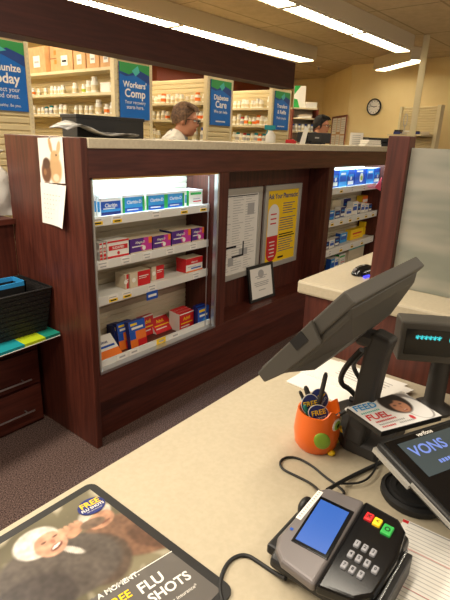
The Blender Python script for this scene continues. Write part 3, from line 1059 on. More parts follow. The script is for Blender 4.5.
# white bag and blue bin behind the low counter
g = G()
prof = [(0.0, 0), (0.11, 0.0), (0.14, 0.03), (0.15, 0.07), (0.145, 0.12), (0.13, 0.17), (0.115, 0.21), (0.08, 0.25), (0.04, 0.27), (0.06, 0.3), (0.09, 0.33)]
vs = []
nn = 18
rb = random.Random(2)
for r_, z in prof:
    for i in range(nn):
        aa = 2 * math.pi * i / nn
        q = r_ * (1 + 0.5 * mnoise.noise(Vector((math.cos(aa) * 1.7, math.sin(aa) * 1.7, z * 12))) + rb.uniform(-0.09, 0.09))
        vs.append((q * math.cos(aa), q * 0.7 * math.sin(aa), z))
fs = []
for j in range(len(prof) - 1):
    for i in range(nn):
        fs.append((j * nn + i, j * nn + (i + 1) % nn, (j + 1) * nn + (i + 1) % nn, (j + 1) * nn + i))
g.add(vs, fs, 'paper')
tag(g.build('plastic_bag', loc=(1.235, 2.57, 1.122), smooth=True), 'crumpled white plastic bag on the low wood counter', 'bag')
# ------------------------------------------------------------------ bundle on the worktop above the calendar
t = thing('file_box', 'long black file box lying on the worktop near the calendar', 'box', (1.405, 2.0, TOPZ), (0, 0, 0.0))
g = G()
g.box(0, 0, 0, 0.41, 0.12, 0.096, 'black')
g.build('body', t, bevel=0.004)
g = G()
g.box(-0.004, -0.004, 0.084, 0.414, 0.124, 0.1, 'black')
g.build('lid', t, bevel=0.002)
g = G()
g.box(0.411, 0.02, 0.01, 0.4125, 0.11, 0.078, 'paper')
g.build('label_sheet', t)
g = G()
vs, fs = [], []
nx, ny = 10, 6
for j in range(ny + 1):
    for i in range(nx + 1):
        u, v = i / nx, j / ny
        vs.append((u * 0.4 - 0.05, v * 0.13, 0.004 + 0.055 * math.exp(-((u - 0.2) / 0.22) ** 2) * (0.5 + 0.5 * v) + 0.006 * math.sin(9 * u + 4 * v) + 0.006))
for j in range(ny):
    for i in range(nx):
        a = j * (nx + 1) + i
        fs.append((a, a + 1, a + nx + 2, a + nx + 1))
g.add(vs, fs, 'foil')
o = g.build('newspaper', loc=(1.31, 1.862, TOPZ + 0.003), smooth=True)
o.modifiers.new('thick', 'SOLIDIFY').thickness = 0.006
tag(o, 'glossy folded newspaper draped in front of the black file box', 'newspaper')

# ------------------------------------------------------------------ pharmacy shelving with blue end signs
GY0, GY1, GZ = 3.2, 5.5, 2.13
GX = [1.52, 2.61, 3.70, 4.80]


def slat_panel(g, x0, x1, y, z0, z1, k='slat', pitch=0.045):
    z = z1
    pts = [(x0, y + 0.03, z0), (x0, y + 0.03, z1)]
    while z > z0 + pitch:
        pts += [(x0, y, z), (x0, y - 0.008, z - 0.005), (x0, y - 0.008, z - pitch + 0.012), (x0, y, z - pitch + 0.006)]
        z -= pitch
    pts += [(x0, y, z0)]
    g.prism(pts, (x1 - x0, 0, 0), k)


SIGNS = {
    0: (['Immunize', 'Today'], ['Protect your', 'loved ones.'], 'Live healthy. Be you.', 'blue pharmacy sign about immunizing, cut by the edge above the low counter'),
    1: (["Workers'", 'Comp'], ['Your recovery', 'starts here.'], None, "blue Workers' Comp sign on the cream shelving end above the black file box"),
    2: (['Diabetes', 'Care'], ['We can help.'], '* * * * * *', 'blue Diabetes Care sign on the cream shelving end beside the white coated man'),
    3: (['Transfers', '& Refills'], ['Made simple.'], '* * * * * *', 'blue Transfers and Refills sign on the cream shelving end'),
}
SHZ = {0: [2.045, 1.866, 1.703, 1.52], 1: [2.045, 1.866, 1.703, 1.52], 2: [1.871, 1.714, 1.516], 3: [1.897, 1.71, 1.526]}
GT = {0: 2.13, 1: 2.13, 2: 2.10, 3: 2.10}
WHERE = ['behind the immunizing sign', "behind the Workers' Comp sign", 'behind the Diabetes Care sign', 'behind the Transfers and Refills sign']
for i, x in enumerate(GX):
    t = thing('shelving_unit', 'cream pharmacy shelving row running back ' + WHERE[i], 'shelving', (x, GY0, PH), (0, 0, 0), 'rows of pharmacy shelving')
    w = 0.372
    H = GT[i] - PH
    L = GY1 - GY0
    g = G()
    slat_panel(g, 0, w, 0.0, 0, H)
    g.box(-0.012, -0.012, 0, 0.02, 0.03, H + 0.006, 'shelf')
    g.box(w - 0.02, -0.012, 0, w + 0.012, 0.03, H + 0.006, 'shelf')
    g.build('end_panel', t)
    for xx in (-0.0035, w - 0.0065):
        g = G()
        g.box(xx - 0.004, -0.0126, 0.01, xx + 0.014, -0.0121, H, 'shelf')
        for j in range(int(H / 0.028)):
            z = 0.02 + j * 0.028
            g.box(xx, -0.0132, z, xx + 0.010, -0.0127, z + 0.012, 'slat_tan')
        g.build('slotted_strip', t)
    g = G()   # centre panel, ribbed
    T = Matrix.Translation((w / 2 - 0.02, L, 0)) @ Matrix.Rotation(-math.pi / 2, 4, 'Z')
    g.T = T
    slat_panel(g, 0, L - 0.03, 0.0, 0.1, H if i > 1 else 2.03 - PH)
    g.build('centre_panel', t)
    g = G()
    g.box(0, 0.03, 0, w, L, 0.1, 'shelf')
    g.build('base', t)
    for z in SHZ[i] + [1.3, 1.05, 0.8, 0.5]:
        g = G()
        g.box(0.0, 0.03, z - PH - 0.022, w, L, z - PH, 'shelf')
        g.build('shelf_plate', t)
    # sign
    sx0, sx1, sz0, sz1 = 0.035, 0.345, 1.672, 2.083
    if i >= 2:
        sz1 = 2.075
    s = tag(bpy.data.objects.new('hanging_sign', None), SIGNS[i][3], 'sign', 'blue signs on the shelving ends')
    COL.objects.link(s)
    s.location = (x, GY0 - 0.014, 0)
    g = G()
    g.box(sx0, -0.006, sz0, sx1, 0.002, sz1, 'sign_blue')
    g.build('sign_panel', s)
    g = G()
    ww, hh = sx1 - sx0, sz1 - sz0

    def P(u, v, d):
        return (sx0 + u * ww, -0.006 - d, sz0 + v * hh)
    g.quad([P(0, 0.8, 0.0008), P(0.2, 0.76, 0.0008), P(0.5, 0.80, 0.0008), P(0.8, 0.72, 0.0008), P(1, 0.66, 0.0008), P(1, 1, 0.0008), P(0, 1, 0.0008)], 'sign_navy')
    g.quad([P(0, 0.84, 0.0014), P(0.3, 0.80, 0.0014), P(0.62, 0.9, 0.0014), P(1, 0.82, 0.0014), P(1, 1, 0.0014), P(0, 1, 0.0014)], 'sign_green')
    g.quad([P(0.4, 0.87, 0.002), P(0.52, 0.78, 0.002), P(0.66, 0.86, 0.002), P(0.6, 0.97, 0.002)] if i != 0 else [P(0, 0.83, 0.002), P(0.3, 0.8, 0.002), P(0.62, 0.86, 0.002), P(0.34, 0.95, 0.002), P(0.0, 0.96, 0.002)], 'sign_teal')
    g.build('wave_print', s)
    big, small, foot, _ = SIGNS[i]
    z = 0.62
    for ln in big:
        g = G()
        fit = min(0.086, 0.27 / (len(ln) * 0.54))
        g.text(ln, fit, 'paper', face_T(*(Vector(P(0.5, z, 0.0012)))), True)
        g.build('lettering', s)
        z -= 0.155
    z -= 0.0
    for ln in small:
        g = G()
        g.text(ln, min(0.05, 0.24 / (len(ln) * 0.5)), 'paper', face_T(*(Vector(P(0.5, z, 0.0012)))))
        g.build('lettering', s)
        z -= 0.09
    if foot:
        g = G()
        if foot.startswith('*'):
            for j in range(14):
                u = 0.26 + j * 0.034
                g.quad([P(u, 0.075, 0.0012), P(u + 0.024, 0.075, 0.0012), P(u + 0.024, 0.105, 0.0012), P(u, 0.105, 0.0012)], 'paper')
        else:
            g.text(foot, 0.025, 'paper', face_T(*(Vector(P(0.5, 0.08, 0.0012)))))
        g.build('lettering', s)

# boxes on top of the second row
r3 = random.Random(5)
cbs = [(25 + 22 / 4.74, 25 + 98 / 4.74, 51, 71.5, 'cardboard box at the dark header end of the top shelf, turned slightly'),
       (25 + 100 / 4.74, 25 + 150 / 4.74, 47, 71, 'tall cardboard box with red print behind the labelled one'),
       (25 + 152 / 4.74, 25 + 228 / 4.74, 51.5, 70.5, 'wide cardboard box with a white label and dark stamp'),
       (25 + 232 / 4.74, 25 + 288 / 4.74, 51, 69, 'cardboard box with a white label, next to the stamped one'),
       (25 + 293 / 4.74, 25 + 352 / 4.74, 50, 67.5, 'cardboard box with a white label, one away from the sign'),
       (25 + 356 / 4.74, 25 + 414 / 4.74, 50, 66.5, "cardboard box nearest the Workers' Comp sign on the top shelf")]
for i, (a, b, yt, yb_, lb) in enumerate(cbs):
    X = 2.63
    ya, yb2 = at(a, yb_, 0, X)[1], at(b, yb_, 0, X)[1]
    L = abs(ya - yb2)
    yc = (ya + yb2) / 2
    h = at((a + b) / 2, yt - 4, 0, X)[2] - 2.045
    g = G()
    # local: face toward -x
    g.box(0, -L / 2, 0, 0.17, L / 2, h, 'card')
    g.box(-0.0012, -L / 2, h * 0.5 - 0.004, 0, L / 2, h * 0.5 + 0.004, 'card_d') if i == 1 else None
    o = g.build('cardboard_box', loc=(X + (0.05 if i == 1 else 0), yc, 2.047), rot=(0, 0, 0), bevel=0.003)
    tag(o, lb, 'box', 'cardboard boxes on the pharmacy shelving')
    g = G()
    if i == 1:
        g.quad([(-0.002, 0.02, h * 0.3), (-0.002, -0.06, h * 0.3), (-0.002, -0.06, h * 0.45), (-0.002, 0.02, h * 0.45)], 'orange_c')
        g.quad([(-0.002, 0.02, h * 0.62), (-0.002, -0.06, h * 0.62), (-0.002, -0.06, h * 0.78), (-0.002, 0.02, h * 0.78)], 'orange_c')
        g.build('red_print', o)
    else:
        q = L * 0.2
        z0, z1 = h * 0.22, h * 0.66
        g.quad([(-0.002, q, z0), (-0.002, -q, z0), (-0.002, -q, z1), (-0.002, q, z1)], 'paper')
        zz = (z0 + z1) / 2
        g.quad([(-0.0026, q * 0.7, zz - 0.012), (-0.0026, -q * 0.7, zz - 0.012), (-0.0026, -q * 0.7, zz + 0.004), (-0.0026, q * 0.7, zz + 0.004)], 'ink' if i == 2 else 'paper_g')
        g.build('label_sheet', o)


def bottle_mesh(kind):
    key = ('bottle', kind)
    if key in _PROTO:
        return None
    body, cap, lab = {'w': ('white', 'white', 'shelf'), 'o': ('white', 'white', 'orange_c'), 't': ('white', 'teal', 'paper_g'), 'b': ('white', 'blue', 'paper_g'),
                      'y': ('white', 'white', 'lime'), 'r': ('white', 'red', 'paper_g'), 'a': ('white', 'orange_c', 'orange_c')}[kind]
    g = G()
    g.lathe([(0.36, 0), (0.4, 0.03), (0.4, 0.66), (0.36, 0.73), (0.26, 0.77), (0.26, 0.79)], body, 14)
    g.lathe([(0.404, 0.18), (0.404, 0.5)], lab, 14, cap=False)
    g.lathe([(0.30, 0.79), (0.31, 0.8), (0.31, 0.97), (0.28, 1.0)], cap, 14)
    return g


NAMES = {'w': 'white', 'o': 'orange banded white', 't': 'teal capped white', 'b': 'blue capped white', 'y': 'lime labelled white', 'r': 'red capped white', 'a': 'orange labelled white'}


def bottle(kind, X, y, z, h, w, label, group):
    key = ('bottle', kind)
    gm = bottle_mesh(kind)
    if gm is not None:
        o = gm.build('pill_bottle', smooth=True)
        _PROTO[key] = o
    else:
        o = _PROTO[key].copy()
        COL.objects.link(o)
    o.location = (X, y, z + 0.0005)
    o.scale = (w, w, h)
    return tag(o, label, 'bottle', group)


SHELFNAME = {1: ['cardboard box', 'upper bottle', 'lower bottle'], }


def bottle_row(X, z, items, ox, sc, sign, shelfname, pyref):
    n = len(items)
    for j, (v, kind, hpx) in enumerate(items):
        px = ox + v / sc
        p = at(px, pyref, 0, X)
        dep = (Vector((X, p[1], z)) - EYE).dot(FW)
        h = hpx / sc * dep / F_PX * 1.15
        w = min(h * 0.75, 0.075)
        lb = '%s pill bottle, %s from the %s sign, %s' % (NAMES[kind], ORD[n - 1 - j], sign, shelfname)
        bottle(kind, X, p[1], z, h, w, lb, 'pill bottles on the pharmacy shelving')


bottle_row(2.68, 1.866, [(40, 'o', 30), (68, 'w', 26), (100, 'w', 28), (132, 'w', 34), (149, 'w', 32), (166, 'w', 32), (182, 'w', 36), (240, 'w', 42), (282, 'y', 36), (306, 'w', 48), (332, 'w', 62), (418, 'w', 38)], 25, 4.74, "Workers' Comp", 'upper shelf', 94)
bottle_row(2.68, 1.703, [(45, 'w', 34), (70, 'w', 26), (88, 'w', 28), (106, 't', 30), (128, 't', 34), (149, 'w', 34), (175, 'w', 38), (194, 'w', 36), (246, 'w', 34), (268, 'w', 34), (296, 'w', 34), (317, 'w', 34), (352, 'w', 56), (390, 'o', 40), (418, 'w', 46)], 25, 4.74, "Workers' Comp", 'lower shelf', 115)
bottle_row(3.77, 1.871, [(33, 'w', 28), (50, 'w', 26), (66, 'w', 32), (84, 'a', 36), (106, 'w', 32), (125, 'w', 26), (146, 'w', 34), (166, 'w', 32), (190, 'w', 24), (214, 'w', 28), (237, 'a', 38), (268, 'w', 32)], 145, 4.5, 'Diabetes Care', 'upper shelf', 102)
bottle_row(3.77, 1.714, [(40, 'w', 32), (62, 'w', 30), (84, 'w', 34), (102, 'o', 30), (232, 'o', 32), (250, 'o', 32), (268, 'o', 34)], 145, 4.5, 'Diabetes Care', 'middle shelf', 120)
bottle_row(3.77, 1.516, [(40, 'w', 40), (60, 'w', 34), (225, 'w', 50), (262, 'b', 52)], 145, 4.5, 'Diabetes Care', 'bottom shelf', 140)
bottle_row(4.87, 1.897, [(45, 'w', 26), (64, 'w', 26), (84, 'w', 32), (98, 'w', 30), (124, 'w', 28), (136, 'w', 26), (149, 'w', 34), (163, 'w', 30), (200, 'w', 42)], 225, 4.5, 'Transfers', 'upper shelf', 107)
bottle_row(4.87, 1.71, [(42, 'w', 32), (62, 'w', 42), (78, 'r', 30), (96, 'o', 36), (114, 'y', 28), (131, 'o', 30), (150, 'a', 38), (166, 'w', 34), (184, 'w', 30), (198, 'w', 36)], 225, 4.5, 'Transfers', 'middle shelf', 125)
bottle_row(4.87, 1.526, [(42, 'w', 34), (58, 't', 34), (73, 'w', 30), (88, 'r', 32), (104, 't', 30), (123, 'w', 32), (140, 't', 34), (156, 'a', 30), (176, 't', 32)], 225, 4.5, 'Transfers', 'bottom shelf', 141)
# white carton on the upper shelf
g = G()
ya, yb2 = at(25 + 358 / 4.74, 92, 0, 2.66)[1], at(25 + 402 / 4.74, 92, 0, 2.66)[1]
g.box(0, min(ya, yb2), 0, 0.08, max(ya, yb2), 0.075, 'paper')
tag(g.build('carton', loc=(2.66, 0, 1.867)), 'flat white carton among the bottles near the Workers\' Comp sign', 'box')

# teal spray bottle on the worktop
p = at(270, 146, 1, 2.3)
t = thing('spray_bottle', 'white bottle with a teal spray trigger behind the worktop edge', 'spray bottle', (p[0], 2.3, TOPZ))
g = G()
g.lathe([(0.038, 0), (0.042, 0.01), (0.04, 0.06), (0.016, 0.09), (0.013, 0.1)], 'white', 14)
g.build('body', t, smooth=True)
g = G()
g.box(-0.055, -0.012, 0.1, 0.035, 0.012, 0.135, 'teal')
g.prism([(-0.03, -0.006, 0.1), (-0.02, -0.006, 0.1), (-0.035, -0.006, 0.055), (-0.042, -0.006, 0.06)], (0, 0.012, 0), 'teal')
g.lathe([(0.015, 0.09), (0.015, 0.104)], 'teal', 10)
g.build('trigger_head', t, bevel=0.004, rot=(0, 0, -0.9))
# small red stapler-like block
p = at(290.5, 145, 1, 2.3)
g = G()
g.prism([(-0.045, -0.015, 0), (0.045, -0.015, 0), (0.045, -0.015, 0.018), (0.02, -0.015, 0.034), (-0.045, -0.015, 0.03)], (0, 0.03, 0), 'red')
tag(g.build('stapler', loc=(p[0], 2.3, TOPZ), rot=(0, 0, -0.8), bevel=0.004), 'small red stapler on the worktop beside the black monitor', 'stapler')


# ------------------------------------------------------------------ people
def body_mesh(name, parts, vox, mats_fn, mlist, parent=None, smooth_it=6):
    """parts: ellipsoids / limbs fused into one continuous skin by a voxel remesh"""
    g = G()
    for p in parts:
        if p[0] == 'e':
            _, c, r, rot = p
            g.ball((0, 0, 0), r, 'skin', 16, Tm(c, rot))
        else:
            _, path, rs = p
            pts = [Vector(q) for q in path]
            for a, b, r0, r1 in zip(pts, pts[1:], rs, rs[1:]):
                n = 5
                for i in range(n + 1):
                    u = i / n
                    g.ball(a.lerp(b, u), r0 + (r1 - r0) * u, 'skin', 12)
    o = g.build(name)
    o.modifiers.new('r', 'REMESH').mode = 'VOXEL'
    o.modifiers['r'].voxel_size = vox
    s = o.modifiers.new('s', 'SMOOTH')
    s.iterations, s.factor = smooth_it, 0.5
    dg = bpy.context.evaluated_depsgraph_get()
    me = bpy.data.meshes.new_from_object(o.evaluated_get(dg))
    bpy.data.objects.remove(o)
    me.materials.clear()
    for k in mlist:
        me.materials.append(M[k])
    for p in me.polygons:
        p.use_smooth = True
        p.material_index = mats_fn(p.center, p.normal)
    o = bpy.data.objects.new(name, me)
    COL.objects.link(o)
    o.parent = parent
    return o


def person(loc, rz, stand, lean, head_pitch, label, hair_k, skin_k, coat_k, shirt_k, hair_style):
    """local axes: faces +x, z up, origin on the floor below the pelvis"""
    t = thing('person', label, 'person', loc, (0, 0, rz))
    hip = stand * 0.53
    sl = math.sin(lean)
    cl = math.cos(lean)

    def up(s, f=0):   # along the leaning spine
        return Vector((sl * s + cl * f, 0, hip + cl * s - sl * f))
    sh = stand * 0.29
    neck = up(sh + 0.04, 0.01)
    hb = up(sh + 0.07, 0.03)
    Rm = Euler((0, head_pitch, 0)).to_matrix()
    hc = hb + Rm @ Vector((0.02, 0, 0.105))

    def H(x, y, z):
        return hc + Rm @ Vector((x, y, z))
    rot = (0, head_pitch, 0)
    parts = [
        ('e', H(-0.008, 0, 0.03), (0.096, 0.076, 0.092), rot), ('e', H(0.03, 0, -0.035), (0.066, 0.060, 0.085), rot), ('e', H(0.052, 0, -0.088), (0.032, 0.034, 0.026), rot),
        ('l', [H(0.082, 0, 0.02), H(0.104, 0, -0.022)], [0.010, 0.015]), ('e', H(0.086, 0, -0.06), (0.014, 0.026, 0.012), rot),
        ('e', H(0.078, 0, 0.028), (0.022, 0.055, 0.012), rot),
        ('e', H(-0.005, 0.078, -0.01), (0.02, 0.01, 0.032), rot), ('e', H(-0.005, -0.078, -0.01), (0.02, 0.01, 0.032), rot),
        ('l', [neck - Vector((0, 0, 0.06)), neck, H(-0.012, 0, -0.04)], [0.066, 0.056, 0.056]),
        ('e', up(sh - 0.1), (0.11, 0.17, 0.2), (0, lean, 0)), ('e', up(0.12), (0.11, 0.15, 0.2), (0, lean, 0)), ('e', up(-0.02), (0.12, 0.165, 0.12), (0, 0, 0)),
    ]
    hands = []
    for s in (-1, 1):
        S = up(sh - 0.02) + Vector((0, s * 0.185, 0))
        E = S + Vector((0.0, s * 0.05, -0.28))
        Wr = E + Vector((0.12, -s * 0.03, -0.2))
        parts += [('l', [S, E, Wr], [0.06, 0.045, 0.03]), ('e', Wr + Vector((0.05, 0, -0.005)), (0.045, 0.04, 0.016), (0, 0, 0))]
        for q, ln in ((-0.028, 0.06), (-0.009, 0.072), (0.01, 0.066), (0.028, 0.05)):
            b_ = Wr + Vector((0.085, q, -0.004))
            parts.append(('l', [b_, b_ + Vector((ln * 0.55, 0, -0.006)), b_ + Vector((ln, 0, -0.03))], [0.0095, 0.009, 0.008]))
        b_ = Wr + Vector((0.03, -s * 0.035, -0.004))
        parts.append(('l', [b_, b_ + Vector((0.03, -s * 0.022, -0.01)), b_ + Vector((0.055, -s * 0.022, -0.02))], [0.012, 0.011, 0.009]))
        parts.append(('l', [up(-0.04) + Vector((0, s * 0.09, 0)), Vector((0.02, s * 0.1, hip * 0.52)), Vector((-0.01, s * 0.1, 0.09))], [0.09, 0.062, 0.045]))
        parts.append(('l', [Vector((-0.02, s * 0.1, 0.045)), Vector((0.16, s * 0.11, 0.035))], [0.045, 0.035]))

    hci = Matrix(Rm).inverted()

    def mf(c, n):
        l = hci @ (c - hc)
        if abs(l.y) < 0.026 and -0.068 < l.z < -0.052 and l.x > 0.088:
            return 1
        if c.z < hip * 0.93:
            d = 9
            if c.z < 0.08:
                return 3
            if c.z < hip * 0.93 and not (c.x > 0.3):
                return 2
        return 0
    body_mesh('body', parts, 0.0085, mf, [skin_k, 'lips', 'trouser', 'rubber'], t)
    # eyes
    g = G()
    for s in (-1, 1):
        g.ball(H(0.0835, s * 0.032, 0.008), (0.012, 0.015, 0.009), 'eye', 10)
        g.ball(H(0.0935, s * 0.033, 0.008), (0.0045, 0.006, 0.006), 'ink', 8)
    g.build('eyes', t, smooth=True)
    # hair: shell over the skull, cut along a hairline, with a fringe and locks
    g = G()
    n, hrows = 40, 18
    vs, fs = [], []
    for j in range(hrows + 1):
        th = math.pi * 0.72 * j / hrows
        for i in range(n):
            a = 2 * math.pi * i / n
            d = Vector((math.sin(th) * math.cos(a), math.sin(th) * math.sin(a), math.cos(th)))
            lim = 0.33 + 0.38 * (0.5 - 0.5 * math.cos(a)) ** 1.35 + 0.10 * math.exp(-((abs(math.sin(a)) - 1) / 0.25) ** 2)
            tt = min(th, math.pi * lim)
            d = Vector((math.sin(tt) * math.cos(a), math.sin(tt) * math.sin(a), math.cos(tt)))
            wob = 1 + 0.05 * mnoise.noise(d * 5 + Vector((hair_style, 0, 0))) + (0.05 if d.z > 0.5 else 0.0)
            vs.append(H(-0.012 + d.x * 0.107 * wob, d.y * 0.089 * wob, 0.024 + d.z * 0.112 * wob))
    for j in range(hrows):
        for i in range(n):
            fs.append((j * n + i, j * n + (i + 1) % n, (j + 1) * n + (i + 1) % n, (j + 1) * n + i))
    g.add(vs, fs, hair_k)
    # quiff over the brow and sideburns
    for q in range(7):
        y = (q - 3) * 0.022
        g.tube([H(0.02, y, 0.118), H(0.06, y * 1.05, 0.106), H(0.088, y * 1.1 + 0.006, 0.082)], [0.017, 0.015, 0.005], hair_k, 7, smooth=1)
    for s in (-1, 1):
        g.tube([H(0.01, s * 0.079, 0.05), H(0.022, s * 0.078, 0.0), H(0.02, s * 0.074, -0.03)], [0.014, 0.011, 0.004], hair_k, 6)
    o = g.build('hair', t, smooth=True)
    o.modifiers.new('thick', 'SOLIDIFY').thickness = 0.006
    # glasses
    g = G()
    for s in (-1, 1):
        ringp = [H(0.109, s * 0.033 + 0.024 * math.cos(k * math.pi / 6), 0.006 + 0.017 * math.sin(k * math.pi / 6)) for k in range(13)]
        g.tube(ringp, 0.0026, 'ink', 6)
        g.tube([H(0.108, s * 0.056, 0.012), H(0.07, s * 0.08, 0.012), H(-0.005, s * 0.086, 0.01)], 0.0024, 'ink', 6)
    g.tube([H(0.11, -0.01, 0.01), H(0.112, 0.01, 0.01)], 0.0024, 'ink', 6)
    g.build('glasses', t)
    # shirt and coat: fuller shells over the trunk and the sleeves
    cparts = [('e', up(sh - 0.1), (0.128, 0.19, 0.205), (0, lean, 0)), ('e', up(0.12), (0.13, 0.175, 0.22), (0, lean, 0)), ('e', up(-0.06), (0.14, 0.19, 0.2), (0, 0, 0)), ('e', up(-0.2), (0.14, 0.2, 0.2), (0, 0, 0)),
              ('l', [up(sh - 0.03) + Vector((0, -0.16, 0)), up(sh + 0.035), up(sh - 0.03) + Vector((0, 0.16, 0))], [0.075, 0.07, 0.075])]
    for s in (-1, 1):
        S = up(sh - 0.02) + Vector((0, s * 0.185, 0))
        E = S + Vector((0.0, s * 0.05, -0.28))
        Wr = E + Vector((0.12, -s * 0.03, -0.2))
        cparts.append(('l', [S, E, E.lerp(Wr, 0.9)], [0.078, 0.062, 0.05]))
    up_i = lean

    def cf(c, nn):
        l = c - up(sh)
        f = l.x * cl - l.z * sl
        s_ = l.x * sl + l.z * cl
        if abs(c.y) < 0.05 + 0.0 * s_ - 0.15 * min(0, s_ + 0.0) * 0 and f > 0.03 and s_ > -0.28 and abs(c.y) < 0.055 * (1 + (s_ + 0.28)):
            return 1
        return 0
    body_mesh('coat', cparts, 0.012, cf, [coat_k, shirt_k], t, 4)
    # collar
    g = G()
    for s in (-1, 1):
        g.prism([up(sh + 0.075, 0.055) + Vector((0, s * 0.02, 0)), up(sh + 0.085, -0.05) + Vector((0, s * 0.062, 0)), up(sh + 0.05, -0.03) + Vector((0, s * 0.085, 0)), up(sh + 0.0, 0.105) + Vector((0, s * 0.05, 0))], (0.006, s * 0.006, 0), shirt_k)
    g.build('collar', t, smooth=False)
    return t, hc


# man in the white coat: head at the place the photo shows, bending over his work
headc = depth_at(185.5, 120.5, 3.85)
t, hc = person((0, 0, PH), 0, 1.80, 0.24, 0.12, 'man with brown hair and glasses in a white coat, bending over behind the worktop', 'hair_b', 'skin', 'coat', 'shirt', 3.1)
rz = math.radians(-60)
off = Euler((0, 0, rz)).to_matrix() @ hc
t.rotation_euler = (0, 0, rz)
t.location = (headc.x - off.x, headc.y - off.y, headc.z - off.z)
print('man1 base', t.location)
headc = depth_at(321.5, 126, 6.3)
t, hc = person((0, 0, PH), 0, 1.74, 0.10, 0.06, 'man with black hair and dark glasses looking down behind the black monitor', 'hair_k', 'skin2', 'shirt_d', 'shirt_d', 8.4)
rz = math.radians(-82)
off = Euler((0, 0, rz)).to_matrix() @ hc
t.rotation_euler = (0, 0, rz)
t.location = (headc.x - off.x, headc.y - off.y, headc.z - off.z)
print('man2 base', t.location)

# ------------------------------------------------------------------ far end of the pharmacy
# wall clock
cpos = None
p0, p1 = Vector((7.91, 3.755, 0)), Vector((7.1, -3, 0))
dw = (p1 - p0).normalized()
nw = Vector((-dw.y, dw.x, 0))
if nw.x > 0:
    nw = -nw


def on_line(px, py, p0, n):
    d = RT * ((px - 225) / F_PX) - UP * ((py - 300) / F_PX) + FW
    return EYE + d * ((p0 - EYE).dot(n) / d.dot(n))


c = on_line(374.5, 107, p0, nw)
dirx = Vector((0, 0, 1)).cross(nw)   # so that x,up,normal is right handed
TC = basis(c, dirx, (0, 0, 1))
t = thing('wall_clock', 'round wall clock with a white dial and dark rim on the yellow wall', 'clock')
t.matrix_world = TC
g = G()
g.lathe([(0.106, 0), (0.122, 0.004), (0.126, 0.02), (0.118, 0.034), (0.106, 0.03), (0.106, 0.012)], 'black', 32)
g.build('rim', t, smooth=True)
g = G()
g.lathe([(0.107, 0.006), (0.107, 0.014)], 'paper', 32)
for k in range(12):
    a = k * math.pi / 6
    T = Matrix.Translation((0, 0, 0.0146)) @ Matrix.Rotation(a, 4, 'Z')
    g.flat(-0.004, 0.078, 0.004, 0.096, 0, 'ink', T)
g.build('dial', t)
for nm, ang, ln in (('hour_hand', math.radians(-80), 0.05), ('minute_hand', math.radians(75), 0.075)):
    g = G()
    T = Matrix.Translation((0, 0, 0.017)) @ Matrix.Rotation(ang, 4, 'Z')
    g.box(-0.004, -0.01, 0, 0.004, ln, 0.002, 'ink', T)
    g.build(nm, t)

# cork board on the diagonal wall
pd0, pd1 = Vector((9.24, 4.94, 0)), Vector((7.91, 3.755, 0))
dd = (pd1 - pd0).normalized()
nd = Vector((-dd.y, dd.x, 0))
if nd.x > 0:
    nd = -nd
a, b = on_line(333.5, 117, pd0, nd), on_line(348.5, 112.5, pd0, nd)
hgt = max(0.6, a.z - on_line(333.5, 147, pd0, nd).z)
wid = (b - a).length
t = thing('cork_board', 'brown framed cork board with white papers pinned on, beside the man with dark glasses', 'notice board')
TB = basis((a.x, a.y, a.z - hgt), (b - a).to_2d().to_3d(), (0, 0, 1))
t.matrix_world = TB
g = G()
g.box(0, 0, 0, wid, hgt, 0.012, 'card')
g.build('cork_panel', t)
g = G()
for q in ((0, 0, wid, 0.03), (0, hgt - 0.03, wid, hgt), (0, 0, 0.03, hgt), (wid - 0.03, 0, wid, hgt)):
    g.box(q[0], q[1], 0.012, q[2], q[3], 0.024, 'wood_red')
g.build('frame', t)
r4 = random.Random(9)
for k, (u, v, ww, hh) in enumerate([(0.04, 0.5, 0.3, 0.46), (0.38, 0.56, 0.22, 0.38), (0.64, 0.5, 0.3, 0.46), (0.05, 0.03, 0.27, 0.44), (0.36, 0.05, 0.26, 0.44), (0.66, 0.04, 0.29, 0.42)]):
    g = G()
    g.box(u * wid, v * hgt, 0.013, (u + ww) * wid, (v + hh) * hgt, 0.0145, 'paper')
    for j in range(6):
        z = (v + hh * (0.85 - j * 0.13)) * hgt
        g.flat((u + 0.02) * wid, z - 0.008, (u + ww - 0.03) * wid, z, 0.0148, 'paper_g')
    g.build('pinned_paper', t)

# shelf unit with blue bottles and a white carton beyond the last sign
sb = depth_at(302, 130, 7.1)
yawv = math.atan2(RT.y, RT.x)
t = thing('open_shelf', 'small open shelf unit with white bottles beyond the Transfers and Refills sign', 'shelf', (sb.x, sb.y, PH), (0, 0, yawv + 0.1))
px2m = 7.1 / F_PX
zt, z1, z2 = depth_at(304, 109.5, 7.1).z - PH, depth_at(304, 118.5, 7.1).z - PH, depth_at(304, 131.5, 7.1).z - PH
hw = 13 * px2m
g = G()
for xx in (-hw, hw - 0.02):
    g.box(xx, -0.12, 0, xx + 0.02, 0.16, zt + 0.01, 'wood_red')
g.build('side', t)
g = G()
g.box(-hw, 0.14, 0, hw, 0.16, zt, 'slat_tan')
g.build('back', t)
for z in (zt, z1, z2, z2 - 0.3, z2 - 0.6):
    g = G()
    q = 0.0 if z == zt else 0.02
    g.box(-hw + q, -0.12, z - 0.018 + 0.01 * (q == 0), hw - q, 0.14, z + 0.01 * (q == 0), 'shelf')
    g.build('shelf_plate', t)
Tsh = Matrix.Translation(Vector((sb.x, sb.y, PH))) @ Matrix.Rotation(yawv + 0.1, 4, 'Z')
for i in range(7):
    p = Tsh @ Vector((-hw + 0.04 + i * 0.047, -0.06, z2))
    bottle('b' if i % 2 == 0 else 'w', p.x, p.y, p.z, 0.1, 0.05, ORD[i] + ' white bottle on the small open shelf, counting from the Transfers sign', 'bottles on the small open shelf')
p = Tsh @ Vector((0.085, -0.02, zt + 0.011))
g = G()
